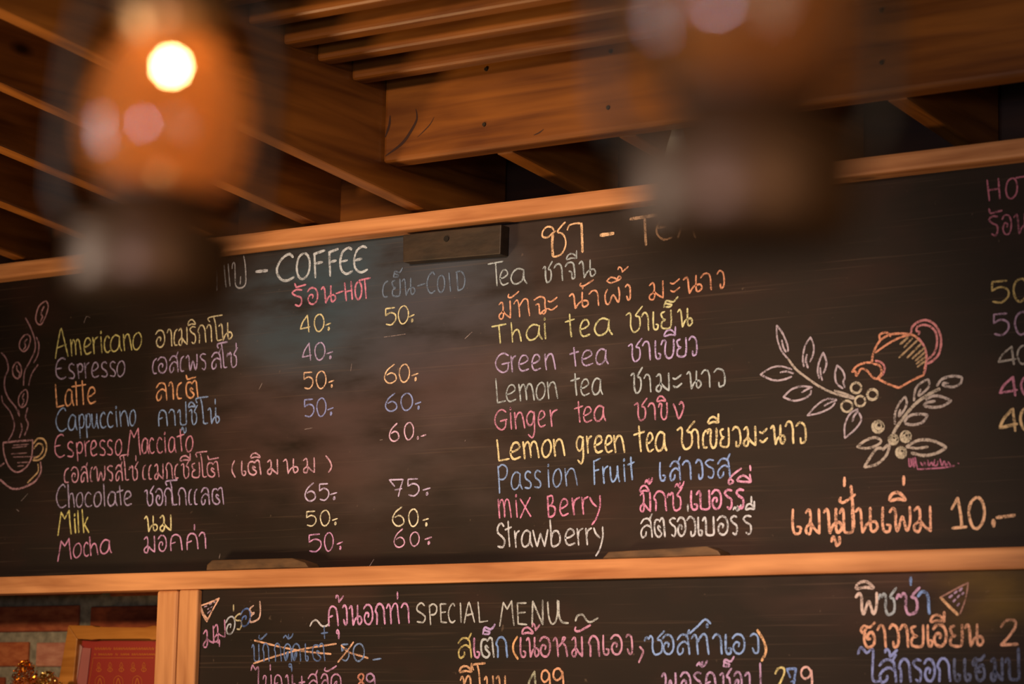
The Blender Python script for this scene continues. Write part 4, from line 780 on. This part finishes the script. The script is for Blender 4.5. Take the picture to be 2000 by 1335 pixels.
def lantern(base_px, base_py, dist, lit, label, tilt=0):
    base = at_d(base_px, base_py, dist)
    root = empty('hanging_lantern', base); tag(root, label, 'lantern', 'hanging lanterns in front of the chalkboard')
    def P(name, bm, m, sm=True, par=None): return link_mesh(name, bm, m, par or root, sm)
    bm = bmesh.new(); lathe(bm, [(0.001,0),(0.042,0),(0.047,0.003),(0.049,0.010),(0.049,0.036),(0.046,0.043),(0.030,0.050),(0.020,0.053)], 32); P('fuel_tank', bm, M_tin)
    bm = bmesh.new(); lathe(bm, [(0.0505,0.030),(0.0515,0.032),(0.0505,0.034)], 32); P('tank_rim', bm, M_tin)
    bm = bmesh.new(); lathe(bm, [(0.020,0.050),(0.022,0.056),(0.034,0.060),(0.036,0.064),(0.030,0.066),(0.012,0.067),(0.012,0.074),(0.001,0.075)], 28); P('burner', bm, M_tin2)
    bm = bmesh.new(); lathe(bm, [(0.030,0.064),(0.043,0.074),(0.0500,0.090),(0.0510,0.108),(0.047,0.128),(0.039,0.145),(0.030,0.154)], 36); P('glass_globe', bm, M_globe)
    bm = bmesh.new(); lathe(bm, [(0.024,0.152),(0.027,0.157),(0.033,0.172),(0.030,0.177)], 32); P('bulb_tint_collar', bm, M_bulb_tint, True)['label'] = 'orange collar above the globe, tinted as if bulb-lit'
    bm = bmesh.new(); lathe(bm, [(0.034,0.176),(0.036,0.180),(0.030,0.186),(0.028,0.200),(0.033,0.204),(0.034,0.210),(0.022,0.220),(0.001,0.222)], 32); P('hood', bm, M_tube)
    for s in (-1, 1):
        bm = bmesh.new()
        tube(bm, [(s*.040,0,.040),(s*.054,0,.046),(s*.060,0,.060),(s*.061,0,.100),(s*.060,0,.150),(s*.054,0,.172),(s*.040,0,.184),(s*.026,0,.186)], 0.0045, 10)
        P('side_tube', bm, M_tube)
    for a in (0.6, 2.5, 3.8, 5.6):
        bm = bmesh.new(); tube(bm, [(0.034*math.cos(a),0.034*math.sin(a),.062),(0.054*math.cos(a),0.054*math.sin(a),.090),(0.055*math.cos(a),0.055*math.sin(a),.112),(0.041*math.cos(a),0.041*math.sin(a),.152)], 0.0009, 6); P('guard_wire', bm, M_tin)
    bm = bmesh.new(); tube(bm, [(.045+.012*math.cos(t),0,.10+.012*math.sin(t)) for t in [i*.55 for i in range(4)]], 0.001, 6); P('lift_wire', bm, M_tin)
    bm = bmesh.new(); tube(bm, [(0.060*math.cos(math.pi*i/14),0,.150+0.115*math.sin(math.pi*i/14)) for i in range(15)], 0.0015, 8); P('bail_handle', bm, M_tin)
    ztop = zroof(base.y) - base.z
    bm = bmesh.new(); tube(bm, [(0,0,.264),(0,0,ztop)], 0.002, 8); P('hanging_cord', bm, M_tin2)
    # small electric bulb inside the globe
    bm = bmesh.new(); bmesh.ops.create_uvsphere(bm, u_segments=20, v_segments=12, radius=0.0042, matrix=Matrix.Translation((0.0, 0, 0.142)) @ Matrix.Scale(1.15, 4, (0, 0, 1)))
    P('bulb', bm, M_bulb if lit else M_unlit)['label'] = 'glowing bulb' if lit else 'unlit bulb'
    bm = bmesh.new(); lathe(bm, [(0.006,0.149),(0.007,0.160),(0.001,0.162)], 14); P('bulb_socket', bm, M_tin2)
    root.rotation_euler = (Matrix.Rotation(math.radians(tilt), 4, FWD) @ Matrix.Rotation(math.radians(38), 4, 'Z')).to_euler()
    return root
l1 = lantern(291, 584, 1.6, True, 'out-of-focus metal lantern at the left with a lit bulb in its globe', 3)
l2 = lantern(1452, 474, 1.17, False, 'out-of-focus unlit metal lantern at the top right of centre')
# beam that carries the lanterns, above the frame
for rt, nm in ((l1, 'wooden beam over the left lantern'), (l2, 'wooden beam over the right lantern')):
    zz = zroof(rt.location.y)
    bm = bmesh.new(); box(bm, rt.location.x - 0.9, rt.location.x + 0.9, rt.location.y - 0.03, rt.location.y + 0.03, zz - 0.005, zz + 0.06, 0.004)
    tag(link_mesh('hanger_beam', bm, M_joist), nm + ', above the picture', 'beam')

# ------------------------------------------------------------------ bare glass lamp between the beams
M_clear = bpy.data.materials.new('clear_lamp_glass'); M_clear.use_nodes = True
cb = M_clear.node_tree.nodes['Principled BSDF']; cb.inputs['Base Color'].default_value = lin((205, 215, 210)); cb.inputs['Roughness'].default_value = 0.12; cb.inputs['Transmission Weight'].default_value = 0.55
lp = on_y(1322, 330, -0.10); rootp = empty('pendant_bulb', lp); tag(rootp, 'small clear glass bulb hanging above the top rail, behind the right lantern', 'lamp')
bm = bmesh.new(); lathe(bm, [(0.001,0),(0.014,0.001),(0.024,0.006),(0.028,0.016),(0.028,0.034),(0.024,0.056),(0.016,0.082),(0.012,0.100)], 24); link_mesh('glass_bulb', bm, M_clear, rootp, True)
bm = bmesh.new(); lathe(bm, [(0.013,0.098),(0.014,0.100),(0.014,0.124),(0.006,0.130)], 18); link_mesh('bulb_cap', bm, M_steel, rootp, True)
bm = bmesh.new(); tube(bm, [(0, 0, 0.128), (0, 0, max(0.2, zroof(-0.10) + RH - lp.z))], 0.002, 8); link_mesh('cord', bm, M_hole, rootp, True)
